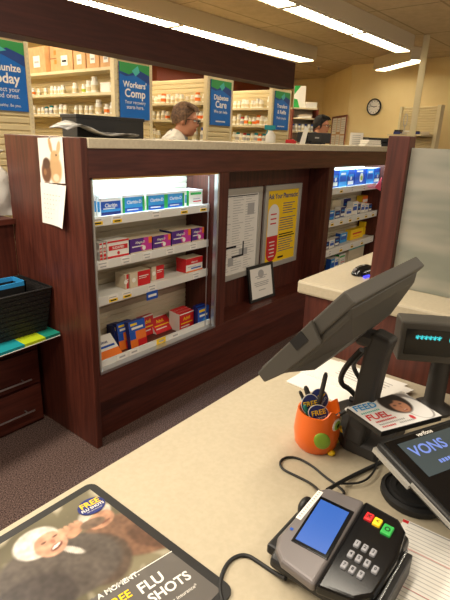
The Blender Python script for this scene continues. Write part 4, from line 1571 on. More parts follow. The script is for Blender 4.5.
g.box(-0.08, -0.08, 0, 0.08, 0.08, 0.075, 'paper')
g.box(-0.082, -0.082, 0.06, 0.082, 0.082, 0.078, 'white')
tag(g.build('carton', loc=p + Vector((0, 0, 0.001)), rot=(0, 0, yawv + 0.1)), 'white carton on top of the small open shelf', 'box')
p = Tsh @ Vector((0.02, -0.02, z1))
g = G()
g.box(-0.12, -0.06, 0, 0.08, 0.06, 0.03, 'paper')
g.box(-0.1, -0.05, 0.03, 0.1, 0.05, 0.05, 'beige')
tag(g.build('paper_tray', loc=p + Vector((0, 0, 0.001)), rot=(0, 0, yawv + 0.1)), 'papers in a shallow tray on the upper board of the small open shelf', 'tray')
p = Tsh @ Vector((-0.08, -0.06, zt + 0.011))
t = thing('poster_stand', 'white upright poster with green triangles on the small open shelf', 'poster', p + Vector((0, 0, 0.001)), (0, 0, yawv + 0.1))
g = G()
g.box(-0.09, 0, 0, 0.075, 0.02, 0.29, 'paper')
g.quad([(-0.09, -0.001, 0.29), (-0.09, -0.001, 0.17), (0.0, -0.001, 0.29)], 'green_box')
g.quad([(-0.09, -0.001, 0.0), (0.0, -0.001, 0.0), (-0.04, -0.001, 0.11), (-0.09, -0.001, 0.12)], 'green_box')
g.build('panel', t)
g = G()
g.prism([(0.0, 0.02, 0), (0.0, 0.09, 0), (0.0, 0.02, 0.2)], (0.004, 0, 0), 'paper')
g.build('easel_back', t)

# black monitor and paper stand on the back of the worktop
pm = at(314, 147, 1, 2.24)
t = thing('computer_monitor', 'black computer monitor seen from behind on the worktop, before the dark haired man', 'monitor', (pm[0], 2.25, TOPZ), (0, 0, -0.75))
g = G()
g.box(-0.155, -0.012, 0.012, 0.155, 0.012, 0.1, 'black')
g.build('screen_housing', t, bevel=0.006)
g = G()
g.box(-0.06, -0.03, 0.025, 0.06, -0.012, 0.085, 'grey_d')
g.box(0.0, -0.0315, 0.05, 0.04, -0.03, 0.062, 'paper_g')
g.build('rear_cover', t, bevel=0.008)
g = G()
g.box(-0.06, -0.05, 0.0, 0.06, 0.05, 0.008, 'black')
g.box(-0.02, -0.02, 0.0, 0.02, 0.012, 0.06, 'black')
g.build('stand', t)
pm = at(299, 146.5, 1, 2.2)
g = G()
g.prism([(-0.025, 0, 0), (0.02, 0, 0), (0.045, 0.02, 0.13), (0.01, 0.02, 0.13)], (0.004, 0.012, 0), 'paper')
tag(g.build('paper_sheet', loc=(pm[0], 2.17, TOPZ + 0.0005), rot=(0, 0, -0.9)), 'white card leaning on the side of the black monitor', 'card')
# papers and tray further along
pm = at(355.5, 147, 1, 2.3)
g = G()
g.box(-0.075, 0, 0, 0.075, 0.004, 0.13, 'paper')
for j in range(5):
    g.rect(-0.05, 0.1 - j * 0.02, 0.045, 0.106 - j * 0.02, -0.0008, 'paper_g')
g.prism([(-0.01, 0.004, 0), (-0.01, 0.06, 0), (-0.01, 0.004, 0.09)], (0.02, 0, 0), 'paper')
tag(g.build('notice_card', loc=(pm[0], 2.3, TOPZ + 0.0005), rot=(0, 0, -0.7)), 'white upright notice card on the worktop under the clock', 'card')
pm = at(375, 147, 1, 2.2)
t = thing('letter_tray', 'black stacked letter tray with papers on the worktop under the clock', 'letter tray', (pm[0], 2.2, TOPZ), (0, 0, -0.65))
for k in range(2):
    g = G()
    z = 0.045 * k
    g.box(-0.15, -0.1, z, 0.15, -0.094, z + 0.036, 'black')
    g.box(-0.15, -0.1, z, 0.15, 0.1, z + 0.006, 'black')
    g.box(-0.15, -0.1, z, -0.144, 0.1, z + 0.045, 'black')
    g.box(0.144, -0.1, z, 0.15, 0.1, z + 0.045, 'black')
    g.box(-0.15, 0.094, z, 0.15, 0.1, z + 0.045, 'black')
    g.build('tray', t)
    g = G()
    g.box(-0.13, -0.085, z + 0.007, 0.125, 0.075, z + 0.03 - 0.008 * k, 'paper' if k else 'grey_d', Tm(rot=(0, 0, 0.03 * k)))
    g.build('paper_stack', t)

# ribbed display panel behind the pole
a, b = Vector((6.95, 2.42, 0)), Vector((7.25, 2.05, 0))
pa, pb = depth_at(404, 107.5, 6.9), depth_at(441, 99.5, 6.35)
t = thing('slatwall_display', 'cream ribbed display panel standing by the yellow wall behind the pole', 'display', (0, 0, 0))
TS = basis((pa.x, pa.y, PH * 0), (pb - pa).to_2d().to_3d(), (0, 0, 1))
t.matrix_world = TS @ Matrix.Rotation(math.pi / 2, 4, 'X')
TS2 = None
Lw = (pb - pa).to_2d().length
g = G()
g.T = Matrix(((1, 0, 0, 0), (0, 0, 1, 0), (0, -1, 0, 0), (0, 0, 0, 1)))
t.matrix_world = basis((pa.x, pa.y, 0), (pb - pa).to_2d().to_3d(), Vector((-(pb - pa).y, (pb - pa).x, 0)))
g = G()
slat_panel(g, 0, Lw, 0.0, 0.0, pa.z, 'slat', 0.034)
g.build('ribbed_panel', t)
g = G()
g.box(Lw - 0.01, -0.03, 0, Lw + 0.05, 0.04, pa.z + 0.01, 'shelf')
g.box(-0.04, -0.03, 0, 0.0, 0.04, pa.z + 0.01, 'shelf')
g.build('upright', t)
g = G()
zb = 1.70
g.box(0, -0.25, zb - 0.02, Lw - 0.02, -0.008, zb, 'shelf')
g.build('shelf_plate', t)
TD = t.matrix_world.copy()
for i in range(4):
    p = TD @ Vector((0.1 + i * 0.16, -0.14, zb))
    g = G()
    g.box(-0.06, -0.05, 0, 0.06, 0.05, 0.035, 'beige' if i % 2 else 'blue_d')
    g.box(-0.05, -0.045, 0.035, 0.05, 0.045, 0.06 - 0.008 * i, 'paper' if i % 2 else 'black')
    tag(g.build('paper_stack', loc=p + Vector((0, 0, 0.0008)), rot=(0, 0, 0.1 * i)), ORD[i] + ' low stack of cards on the ribbed display shelf, counting from the clock', 'card stack', 'card stacks on the ribbed display')

# books and a wire ring holder on the worktop end near the post
pm = at(400, 144, 1, 2.1)
for i, (dz, k, ww) in enumerate([(0, 'black', 0.19), (0.022, 'beige', 0.17), (0.042, 'black', 0.16)]):
    g = G()
    g.box(-ww / 2, -0.07, 0, ww / 2, 0.07, 0.02, k, sides=dict(front='paper', low='paper'))
    tag(g.build('book', loc=(min(pm[0], 5.15), 2.15, TOPZ + dz + 0.0005), rot=(0, 0, -0.7 + 0.12 * i), bevel=0.002), ('lowest black', 'middle beige', 'topmost black')[i] + ' book of the small stack on the worktop beside the pole', 'book', 'books stacked on the worktop')
g = G()
ringp = [(0.022 * math.cos(k * math.pi / 8), 0, 0.115 + 0.05 * math.sin(k * math.pi / 8)) for k in range(17)]
g.tube(ringp, 0.005, 'alu', 6)
g.tube([(0, 0, 0.005), (0, 0, 0.067)], 0.005, 'alu', 6)
g.lathe([(0.035, 0), (0.035, 0.006)], 'alu', 16)
p = TD @ Vector((0.27, -0.215, 1.70))
o = g.build('ring_holder', loc=p + Vector((0, 0, 0.001)), rot=(0, 0, -0.6), smooth=True)
o.scale = (1.3, 1.3, 1.6)
tag(o, 'tall slim metal ring holder on the ribbed display shelf beside the pole', 'holder')

# ------------------------------------------------------------------ pick-up counter with post and frosted glass
TX, TY, TZ = 1.40, 0.782, 1.10
t = thing('pickup_counter', 'dark wood pick-up counter meeting the end of the checkout counter', 'counter', (0, 0, 0))
g = G()
g.box(TX + 0.014, -1.6, 0, TX + 0.034, TY - 0.03, TZ - 0.045, 'wood')
g.build('front_panel', t)
g = G()
g.box(TX + 0.034, TY - 0.05, 0, 2.1, TY - 0.03, TZ - 0.045, 'wood')
g.box(2.08, -1.6, 0, 2.1, TY - 0.05, TZ - 0.045, 'wood')
g.build('side_panel', t)
g = G()
g.box(TX, -1.62, TZ - 0.045, 2.13, TY, TZ, 'lam')
g.build('top_slab', t, bevel=0.008)
g = G()
PX0, PX1, PY0, PY1, PZ = 1.55, 1.605, 0.522, 0.590, 1.578
g.box(PX0, PY0, TZ, PX1, PY1, PZ, 'wood')
tag(g.build('divider_post', bevel=0.003), 'square dark wood post at the end of the frosted glass', 'post')
g = G()
g.box(PX0 + 0.022, -1.5, TZ + 0.0005, PX0 + 0.034, PY0 - 0.001, 1.545, 'frost')
tag(g.build('privacy_screen', bevel=0.002), 'frosted glass privacy screen standing on the pick-up counter', 'glass screen')
# black mouse-like scanner on the counter
c = at(362, 279, 2, TZ)
t = thing('computer_mouse', 'black mouse with a silver emblem on the cream pick-up counter', 'mouse', (1.655, 0.652, TZ), (0, 0, -0.2))
g = G()
vs = []
g.ball((0, 0, 0.0), (0.062, 0.036, 0.034), 'black_gloss', 20)
o = g.build('shell', t, smooth=True)
for v in o.data.vertices:
    v.co.z = max(0.002, v.co.z)
g = G()
g.ball((-0.045, 0.008, 0.018), (0.012, 0.008, 0.008), 'silver', 8)
g.build('emblem', t, smooth=True)
g = G()
g.box(-0.055, -0.042, 0.001, -0.02, -0.034, 0.008, mat('lit_blue_led', (60, 60, 240), 0.4, emit=0.6))
g.build('light_bar', t)

# ------------------------------------------------------------------ checkout counter
CZ, CY = 0.86, 0.735
t = thing('checkout_counter', 'broad cream laminate checkout counter in front', 'counter', (0, 0, 0))
g = G()
g.box(-1.2, -1.6, CZ - 0.04, TX + 0.013, CY, CZ, 'lam')
g.build('worktop', t, bevel=0.004)
g = G()
g.box(-1.15, -1.55, 0, TX + 0.012, CY - 0.04, CZ - 0.04, 'wood')
g.build('base_panel', t)

# ------------------------------------------------------------------ things on the checkout counter
def pad_point(px, py, z):
    return at(px, py, 2, z)


# counter mat with the flu shot advert
t = thing('counter_mat', 'black edged advertising mat with an elderly couple printed on it', 'counter mat', (0, 0, CZ))
A = Vector((0.488, 0.714, 0))
Bq = Vector((0.482, 0.332, 0))
ex = Vector((1, -0.012, 0)).normalized()
ey = (A - Bq).normalized()
WM, HM = 0.60, (A - Bq).length
O_ = Bq - ex * WM
pts = []
rad = 0.018
for cx, cy, a0 in ((WM - rad, rad, -90), (WM - rad, HM - rad, 0), (rad, HM - rad, 90), (rad, rad, 180)):
    for k in range(5):
        a = math.radians(a0 + 22.5 * k)
        pts.append(O_ + ex * (cx + rad * math.cos(a)) + ey * (cy + rad * math.sin(a)) + Vector((0, 0, 0.0005)))
g = G()
g.prism(pts, (0, 0, 0.004), 'black')
g.build('rubber_base', t)
b_ = 0.017
# local coordinates (u along the counter, v toward its far edge) of a pixel on the mat


def muv(px, py):
    p = at(px, py, 2, CZ + 0.005)
    d = Vector((p[0], p[1], 0)) - O_
    return d.dot(ex), d.dot(ey)


cache = {}


def D(px, py):
    return muv(px, py)


head1, head2 = D(41, 545), D(94, 521)
body1, body2 = D(38, 592), D(118, 548)
hand = D(72, 530)
ln0, ln1 = D(106, 591), D(171, 552)
dl = Vector((ln1[0] - ln0[0], ln1[1] - ln0[1]))


def couple(u, v):  # dark print colours are lifted, painting the glare haze into them
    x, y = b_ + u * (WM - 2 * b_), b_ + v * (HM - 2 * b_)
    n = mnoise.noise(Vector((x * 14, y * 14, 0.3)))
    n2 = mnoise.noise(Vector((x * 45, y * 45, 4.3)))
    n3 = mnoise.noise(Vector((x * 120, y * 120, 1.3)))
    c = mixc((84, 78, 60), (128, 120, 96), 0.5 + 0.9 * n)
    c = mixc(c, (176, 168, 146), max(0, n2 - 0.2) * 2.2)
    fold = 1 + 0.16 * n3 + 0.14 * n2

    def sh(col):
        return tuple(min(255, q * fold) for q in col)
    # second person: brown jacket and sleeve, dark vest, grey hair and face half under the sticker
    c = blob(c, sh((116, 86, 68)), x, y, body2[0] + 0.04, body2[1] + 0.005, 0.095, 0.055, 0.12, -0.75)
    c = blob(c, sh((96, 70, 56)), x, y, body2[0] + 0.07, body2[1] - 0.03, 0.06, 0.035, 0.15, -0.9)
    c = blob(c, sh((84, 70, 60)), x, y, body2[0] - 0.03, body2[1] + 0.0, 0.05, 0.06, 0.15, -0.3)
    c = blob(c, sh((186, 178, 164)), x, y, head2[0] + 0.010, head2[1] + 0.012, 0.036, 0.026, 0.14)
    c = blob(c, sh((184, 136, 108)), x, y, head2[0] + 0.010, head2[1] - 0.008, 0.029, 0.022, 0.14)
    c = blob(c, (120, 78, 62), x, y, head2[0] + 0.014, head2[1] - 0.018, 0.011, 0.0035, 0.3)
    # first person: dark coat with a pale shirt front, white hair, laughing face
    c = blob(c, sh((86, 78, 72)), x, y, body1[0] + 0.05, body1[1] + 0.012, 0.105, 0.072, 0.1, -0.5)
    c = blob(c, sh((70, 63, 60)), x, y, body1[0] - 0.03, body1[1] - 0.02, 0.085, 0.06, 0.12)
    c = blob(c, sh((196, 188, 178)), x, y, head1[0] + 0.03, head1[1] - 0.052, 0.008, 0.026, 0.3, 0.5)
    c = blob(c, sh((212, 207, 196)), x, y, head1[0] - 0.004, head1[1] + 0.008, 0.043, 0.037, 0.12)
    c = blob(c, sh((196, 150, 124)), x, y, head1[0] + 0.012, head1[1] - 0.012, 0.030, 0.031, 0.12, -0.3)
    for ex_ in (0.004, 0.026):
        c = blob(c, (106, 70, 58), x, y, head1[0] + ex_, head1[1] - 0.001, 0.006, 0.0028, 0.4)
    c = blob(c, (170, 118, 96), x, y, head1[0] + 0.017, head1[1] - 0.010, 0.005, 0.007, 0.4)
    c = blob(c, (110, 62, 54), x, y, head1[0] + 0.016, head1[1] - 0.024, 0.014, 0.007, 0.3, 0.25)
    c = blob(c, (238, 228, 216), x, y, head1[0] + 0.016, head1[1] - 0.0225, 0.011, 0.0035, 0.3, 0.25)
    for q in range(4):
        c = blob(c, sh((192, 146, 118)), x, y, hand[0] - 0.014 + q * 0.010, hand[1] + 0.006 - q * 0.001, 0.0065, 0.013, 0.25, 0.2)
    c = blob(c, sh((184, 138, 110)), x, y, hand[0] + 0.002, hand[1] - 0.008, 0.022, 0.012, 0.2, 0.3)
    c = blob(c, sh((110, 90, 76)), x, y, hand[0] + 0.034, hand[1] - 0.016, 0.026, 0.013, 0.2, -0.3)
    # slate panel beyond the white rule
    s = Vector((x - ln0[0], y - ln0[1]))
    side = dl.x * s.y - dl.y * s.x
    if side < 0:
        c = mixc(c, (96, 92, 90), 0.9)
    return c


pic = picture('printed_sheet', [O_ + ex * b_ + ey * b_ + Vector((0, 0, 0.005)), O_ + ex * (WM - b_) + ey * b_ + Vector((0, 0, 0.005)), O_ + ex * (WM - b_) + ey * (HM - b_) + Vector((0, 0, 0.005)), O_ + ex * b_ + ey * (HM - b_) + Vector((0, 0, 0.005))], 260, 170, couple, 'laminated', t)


def on_mat(px, py, h, ang_px=None):
    p = at(px, py, 2, CZ + h)
    return Vector((p[0], p[1], h))


def mat_dir(p0, p1):
    a, b = at(*p0, 2, CZ + 0.005), at(*p1, 2, CZ + 0.005)
    return Vector((b[0] - a[0], b[1] - a[1], 0))


g = G()
dir1 = mat_dir((107, 591), (171, 552)).normalized()
nrm1 = Vector((-dir1.y, dir1.x, 0))
a, b = on_mat(106, 591.5, 0.0056), on_mat(172, 551.5, 0.0056)
g.quad([a, b, b + nrm1 * 0.0018, a + nrm1 * 0.0018], 'paper')
for s, c0, c1, sz, k, bold in (('A MOMENT.', (99, 600), (137, 571), None, 'paper', True), ('FLU', (140, 591), (162, 575), None, 'paper', True), ('SHOTS', (151, 602), (188, 573), None, 'paper', True), ('most insurance*', (166, 607), (196, 584), None, 'paper', False), ('FREE', (108, 608), (130, 592), None, 'yellow', True)):
    p0_, p1_ = on_mat(*c0, 0.0056), on_mat(*c1, 0.0056)
    d = p1_ - p0_
    T = basis((p0_ + p1_) / 2, dir1, nrm1)
    wd = max(v.x for v in text_data(s, bold)[0]) - min(v.x for v in text_data(s, bold)[0])
    g.text(s, d.length / wd, k, T, bold, 1.0)
g.build('lettering', t)
# round sticker
c = on_mat(91.5, 506, 0.0062)
e1 = mat_dir((78, 511), (105, 497)).normalized()
e2 = Vector((-e1.y, e1.x, 0))
sw = mat_dir((77, 508), (106, 503)).length / 2 * 1.0
g = G()
g.prism([c + e1 * (sw * math.cos(k * math.pi / 14)) + e2 * (sw * 0.8 * math.sin(k * math.pi / 14)) for k in range(28)], (0, 0, 0.0006), 'blue_d')
g.text('FREE', sw * 0.72, 'yellow', basis(c + Vector((0, 0, 0.001)) + e2 * sw * 0.25, e1, e2), True)
g.text('FLU SHOTS', sw * 0.34, 'paper', basis(c + Vector((0, 0, 0.001)) - e2 * sw * 0.2, e1, e2), True)
g.text('with most insurance', sw * 0.14, 'paper', basis(c + Vector((0, 0, 0.001)) - e2 * sw * 0.46, e1, e2))
g.build('round_sticker', t)

# ---- card terminal: local x = along its key rows (-y in the room), local y = +x in the room
tx, ty = 0.6375, 0.2265
t = thing('card_terminal', 'black and silver card payment terminal with a blue screen and coloured keys', 'card terminal')
t.matrix_world = basis((tx - 0.0, ty + 0.0, CZ + 0.0), (0, -1, 0), (1, 0, 0)) @ Matrix.Scale(0.93, 4)
HWd, HHd = 0.092, 0.092


def tw(wx, wy):
    """room xy -> terminal local xy"""
    return (-(wy - ty), wx - tx)


def ttop(y):
    return 0.052 + (y + HHd) / (2 * HHd) * 0.026     # sloped top face, higher at the back


prof = [(-HHd, 0.004), (-HHd, 0.046), (-HHd + 0.012, 0.054), (HHd - 0.01, 0.078), (HHd, 0.07), (HHd, 0.004)]
g = G()
g.prism([(-HWd, y, z) for y, z in [(-HHd + 0.006, 0.002), (-HHd - 0.008, 0.02), (-HHd - 0.008, 0.036), (-HHd + 0.01, 0.046), (HHd - 0.01, 0.066), (HHd + 0.004, 0.05), (HHd + 0.004, 0.002)]], (2 * HWd, 0, 0), 'black')
g.build('base_housing', t, bevel=0.008, seg=3)


def slab(pts, h0, h1, k, name, bev=0.006, parent=t):
    """a plate whose outline is pts (local xy), lying on the sloped top"""
    g = G()
    n = len(pts)
    vs = [(x, y, ttop(y) + h0) for x, y in pts] + [(x, y, ttop(y) + h1) for x, y in pts]
    fs = [(i, (i + 1) % n, (i + 1) % n + n, i + n) for i in range(n)] + [tuple(reversed(range(n))), tuple(range(n, 2 * n))]
    g.add(vs, fs, k)
    return g.build(name, parent, bevel=bev, seg=3)


sil = [tw(0.735, 0.228), tw(0.725, 0.300), tw(0.712, 0.312), tw(0.57, 0.322), tw(0.548, 0.312), tw(0.532, 0.29), tw(0.526, 0.222)]
slab(list(reversed(sil)), -0.016, 0.004, 'silver', 'silver_bezel', 0.007)
blk = [tw(0.735, 0.228), tw(0.526, 0.222), tw(0.540, 0.16), tw(0.566, 0.136), tw(0.648, 0.131), tw(0.712, 0.140), tw(0.731, 0.16)]
slab(list(reversed(blk)), -0.016, 0.006, 'black_gloss', 'keypad_housing', 0.007)
scr = [tw(0.694, 0.303), tw(0.697, 0.233), tw(0.578, 0.227), tw(0.574, 0.297)]
slab(list(reversed(scr)), 0.002, 0.0055, 'black_gloss', 'screen_surround', 0.001)
scr = [tw(0.686, 0.298), tw(0.689, 0.240), tw(0.585, 0.234), tw(0.581, 0.292)]
slab(list(reversed(scr)), 0.004, 0.0062, 'lcd', 'screen', 0.0)


def key(wx, wy, w, h, k, sym, name, symk='ink'):
    lx, ly = tw(wx, wy)
    o = slab([(lx - w, ly - h), (lx + w, ly - h), (lx + w, ly + h), (lx - w, ly + h)], 0.004, 0.0105, k, name, 0.002)
    g = G()
    al = math.atan((0.026) / (2 * HHd))
    g.text(sym, h * 1.15, symk, Tm((lx, ly, ttop(ly) + 0.0108), (al, 0, 0)), True)
    g.build('key_symbol', o)


key(0.699, 0.205, 0.0075, 0.009, 'red', 'X', 'red_key')
key(0.697, 0.188, 0.0075, 0.009, 'yellow', '<', 'yellow_key')
key(0.691, 0.167, 0.0095, 0.0115, 'green_box', 'O', 'green_key')
KK = [['1', '2', '3'], ['4', '5', '6'], ['7', '8', '9']]
for r_, wx in enumerate((0.634, 0.609, 0.584)):
    for c_i, wy in enumerate((0.1985, 0.184, 0.169)):
        key(wx, wy, 0.005, 0.0072, 'silver_key', KK[r_][c_i], 'digit_key')
key(0.606, 0.1535, 0.005, 0.0072, 'silver_key', '0', 'digit_key')
# white sticker along the bezel edge
g = G()
p0_, p1_ = tw(0.705, 0.309), tw(0.622, 0.3115)
for (xa, ya), (xb, yb) in ((p0_, p1_),):
    vs = [(xa - 0.005, ya, ttop(ya) + 0.0046), (xa + 0.006, ya, ttop(ya) + 0.0046), (xb + 0.006, yb, ttop(yb) + 0.0046), (xb - 0.005, yb, ttop(yb) + 0.0046)]
    g.quad(vs, 'paper')
    for j in range(12):
        u = (j + 0.6) / 13
        yy = ya + (yb - ya) * u
        xx = xa + (xb - xa) * u
        g.quad([(xx - 0.002, yy, ttop(yy) + 0.005), (xx + 0.002, yy, ttop(yy) + 0.005), (xx + 0.002, yy - 0.003, ttop(yy) + 0.005), (xx - 0.002, yy - 0.003, ttop(yy) + 0.005)], 'paper_g')
g.build('white_sticker', t)
g = G()
x_, y_ = tw(0.596, 0.309)
g.flat(x_ - 0.003, y_ - 0.003, x_ + 0.003, y_ + 0.003, ttop(y_) + 0.0047, 'blue')
g.build('blue_mark', t)
# swipe rail along the edge toward the tablet, clear guard, side lug and cable guard
g = G()
g.box(HWd - 0.002, -HHd + 0.01, 0.006, HWd + 0.016, HHd - 0.03, 0.05, 'black')
g.box(HWd + 0.003, -HHd + 0.01, 0.03, HWd + 0.007, HHd - 0.03, 0.056, 'clear')
g.build('swipe_rail', t, bevel=0.004)
g = G()
g.box(-HWd - 0.022, -0.075, 0.012, -HWd + 0.004, 0.07, 0.034, 'black')
g.build('side_rail', t, bevel=0.005)
g = G()
g.ball((-HWd - 0.01, 0.045, 0.045), (0.012, 0.022, 0.02), 'black', 12)
g.build('stylus_holder', t, smooth=True)

# ---- cables


def cable(pix, z, r, label, k='rubber', sm=3):
    g = G()
    pts = []
    for p in pix:
        zz = p[2] if len(p) > 2 else z
        q = at(p[0], p[1], 2, zz)
        pts.append((q[0], q[1], zz))
    g.tube(pts, r, k, 8, smooth=sm)
    return tag(g.build('power_cable', smooth=True), label, 'cable')


def q2(L):
    return [(220 + p[0] / 1.957, 450 + p[1] / 1.957) + tuple(p[2:]) for p in L]


zc = CZ + 0.0032
cable(q2([(198, 84, 0.9), (180, 66), (148, 50), (122, 38), (116, 25), (126, 14), (150, 14), (180, 30), (205, 52), (228, 68), (244, 82), (240, 92, zc)]), zc, 0.0028, 'thin black cable looping behind the card terminal')
cable(q2([(210, 78, 0.89), (250, 55), (285, 38), (320, 22), (350, 6), (360, -10)]), zc + 0.002, 0.0042, 'thick black cable running from the card terminal toward the tablet stand')
cable(q2([(236, 66), (280, 65), (305, 40), (308, 10), (318, -14)]), zc + 0.0065, 0.0024, 'thin black cable dropping beside the orange owl cup')
cable(q2([(8, 310), (-2, 270), (6, 235), (22, 212), (50, 203), (80, 222), (110, 243), (128, 252, 0.875)]), zc, 0.0035, 'black cable curving over the counter beside the printed mat')

# ---- paper form by the terminal
g = G()
p = [at(398, 521, 2, CZ), at(470, 551, 2, CZ), at(440, 640, 2, CZ), at(385, 615, 2, CZ)]
A_, B_, C_, D_ = [Vector((q[0], q[1], 0)) for q in p]
A_ = Vector((0.82, 0.178, 0))
B_ = Vector((0.832, -0.04, 0))
C_ = Vector((0.552, -0.05, 0))
D_ = Vector((0.54, 0.168, 0))
g.prism([A_ + Vector((0, 0, 0.0008)), D_ + Vector((0, 0, 0.0008)), C_ + Vector((0, 0, 0.0008)), B_ + Vector((0, 0, 0.0008))], (0, 0, 0.0012), 'paper')


def Pf(u, v, h=0.0023):
    q = (A_ * (1 - u) + B_ * u) * (1 - v) + (D_ * (1 - u) + C_ * u) * v
    return (q.x, q.y, h)


def strip(u0, v0, u1, v1, k):
    g.quad([Pf(u0, v0), Pf(u0, v1), Pf(u1, v1), Pf(u1, v0)], k)


strip(0.0, 0.005, 0.05, 0.035, 'ink_r')
strip(0.06, 0.01, 0.5, 0.022, 'paper_g')
for j in range(26):
    v = 0.06 + j * 0.033
    strip(0.05, v, 0.05 + r2.uniform(0.6, 0.9), v + 0.005, 'paper_g')
for v in (0.26, 0.262 + 0.3):
    strip(0.05, v - 0.01, 0.9, v - 0.006, 'ink_r')
tag(g.build('paper_form', loc=(0, 0, CZ)), 'white printed form with a red corner, lying beside the card terminal', 'paper')

# ---- tablet terminal on its round foot
t = thing('tablet_terminal', 'black customer tablet reading VONS on a round black foot', 'tablet', (0.935, 0.165, CZ))
cx, cy = 0.895, 0.185
t.location = (cx, cy, CZ)
g = G()
g.lathe([(0.062, 0.0), (0.066, 0.006), (0.066, 0.016), (0.058, 0.02), (0.056, 0.016), (0.05, 0.016), (0.048, 0.022), (0.036, 0.024), (0.034, 0.02), (0.02, 0.022)], 'rubber', 36)
g.build('foot', t, smooth=True)
g = G()
g.tube([(0, 0, 0.015), (0.0, -0.005, 0.05), (0.0, -0.01, 0.09)], [0.022, 0.018, 0.02], 'black', 14)
g.build('stem', t, smooth=True)
TLc = Vector(at(376, 441, 2, 1.0))
xd = Vector((0.906, -0.423, 0))
yd = Vector((0.423 * math.cos(0.2), 0.906 * math.cos(0.2), math.sin(0.2)))
TT = basis(TLc, xd, yd)
Tl = Matrix.Translation(-Vector((cx, cy, CZ))) @ TT
LW, LH = 0.22, 0.20
g = G()
g.T = Tl
rr_ = 0.012
pts = []
for ccx, ccy, a0 in ((LW - rr_, -LH + rr_, -90), (LW - rr_, -rr_, 0), (rr_, -rr_, 90), (rr_, -LH + rr_, 180)):
    for k in range(4):
        a = math.radians(a0 + 30 * k)
        pts.append((ccx + rr_ * math.cos(a), ccy + rr_ * math.sin(a), -0.022))
g.prism(pts, (0, 0, 0.02), 'black')
g.build('housing', t, bevel=0.005)
g = G()
g.T = Tl
g.box(-0.006, -0.1, -0.022, 0.002, -0.004, -0.012, 'alu')
g.box(-0.002, -LH + 0.006, -0.014, 0.002, -0.1, -0.006, 'alu')
g.build('silver_edge', t)
g = G()
g.T = Tl
g.box(0.012, -LH + 0.012, -0.003, LW - 0.012, -0.01, 0.0005, 'black_gloss')
g.build('glass_front', t)
g = G()
g.T = Tl
g.box(0.035, -0.105, 0.0006, LW - 0.02, -0.022, 0.0012, 'lcd_dark')
g.text('VONS', 0.034, 'lcd_txt', Tm((0.092, -0.05, 0.0016)), True)
for j in range(7):
    g.box(0.085 + j * 0.008, -0.088, 0.0012, 0.0905 + j * 0.008, -0.08, 0.0015, 'lcd_txt')
g.build('screen', t)
g = G()
g.T = Tl
g.text('verifone', 0.013, 'paper', Tm((0.115, -0.016, 0.0012)), True)
g.build('maker_lettering', t)
g = G()
g.T = Tl
for k in range(4):
    for l in range(3):
        g.box(0.09 + l * 0.03, -0.185 + k * 0.017, 0.0006, 0.11 + l * 0.03, -0.175 + k * 0.017, 0.003, 'grey_d')
g.build('button_field', t)

# ---- flyer on its tilted black plate
zf = 1.006
fp = [Vector(at(x, y, 2, z)) for x, y, z in ((347, 408, zf), (381.5, 432, zf - 0.005), (442, 416, zf + 0.005), (402, 391.5, zf + 0.006))]
t = thing('flyer', 'white FEED FUEL flyer with a face photo fixed along the top edge of the tablet', 'flyer', (0, 0, 0))
nf = (fp[1] - fp[0]).cross(fp[3] - fp[0]).normalized()
g = G()
g.prism([q - nf * 0.012 for q in (fp[0], fp[1], fp[2], fp[3])], nf * 0.010, 'black')
g.build('backing_plate', t)


def face_pic(u, v):
    # u along the long edge (corner by the cup -> corner by the pole), v up the flyer
    c = (238, 236, 234)
    c = blob(c, (150, 146, 146), u, v, 0.84, 0.5, 0.2, 0.5, 0.06)
    c = blob(c, (236, 234, 232), u, v, 0.83, 0.44, 0.17, 0.42, 0.06)
    c = blob(c, (40, 28, 26), u, v, 0.66, 0.72, 0.22, 0.42, 0.15)
    c = blob(c, (196, 138, 108), u, v, 0.67, 0.58, 0.135, 0.26, 0.2)
    c = blob(c, (104, 66, 52), u, v, 0.615, 0.64, 0.032, 0.035, 0.5)
    c = blob(c, (104, 66, 52), u, v, 0.715, 0.65, 0.032, 0.035, 0.5)
    c = blob(c, (172, 114, 90), u, v, 0.67, 0.55, 0.018, 0.05, 0.5)
    c = blob(c, (150, 74, 66), u, v, 0.675, 0.435, 0.045, 0.03, 0.4)
    c = blob(c, (226, 206, 196), u, v, 0.675, 0.445, 0.03, 0.012, 0.4)
    c = blob(c, (40, 28, 26), u, v, 0.60, 0.80, 0.10, 0.09, 0.4, 0.3)
    c = blob(c, (206, 40, 50), u, v, 0.62, 0.18, 0.035, 0.09, 0.3)
    return c


# corners: low-left = by cup's near side
picture('printed_face', [fp[1], fp[2], fp[3], fp[0]], 90, 60, face_pic, 'print', t, 0.001)
eu = (fp[2] - fp[1])
ev = (fp[0] - fp[1])


def Fp(u, v):
    return (fp[1] * (1 - u) + fp[2] * u) * (1 - v) + (fp[0] * (1 - u) + fp[3] * u) * v + nf * 0.0022


g = G()
for s, u, v, sz, k, bold in (('FEED', 0.22, 0.84, 0.30, 'blue_l', True), ('FUEL', 0.22, 0.46, 0.30, 'red', True)):
    wd = max(q.x for q in text_data(s, bold)[0]) - min(q.x for q in text_data(s, bold)[0])
    size = min(ev.length * sz * 1.0, 0.36 * eu.length / wd)
    g.text(s, size, k, basis(Fp(u, v), eu, ev), bold)
for u0, u1, v, k in ((0.05, 0.36, 0.63, 'sign_teal'), (0.08, 0.42, 0.27, 'ink_r'), (0.08, 0.5, 0.17, 'paper_g'), (0.08, 0.3, 0.08, 'ink_r'), (0.36, 0.6, 0.08, 'paper_g')):
    n_ = int((u1 - u0) / 0.03)
    for j in range(n_):
        a0 = u0 + (u1 - u0) * j / n_
        a1 = a0 + 0.02
        g.quad([Fp(a0, v), Fp(a1, v), Fp(a1, v + 0.045), Fp(a0, v + 0.045)], k)
g.build('lettering', t)

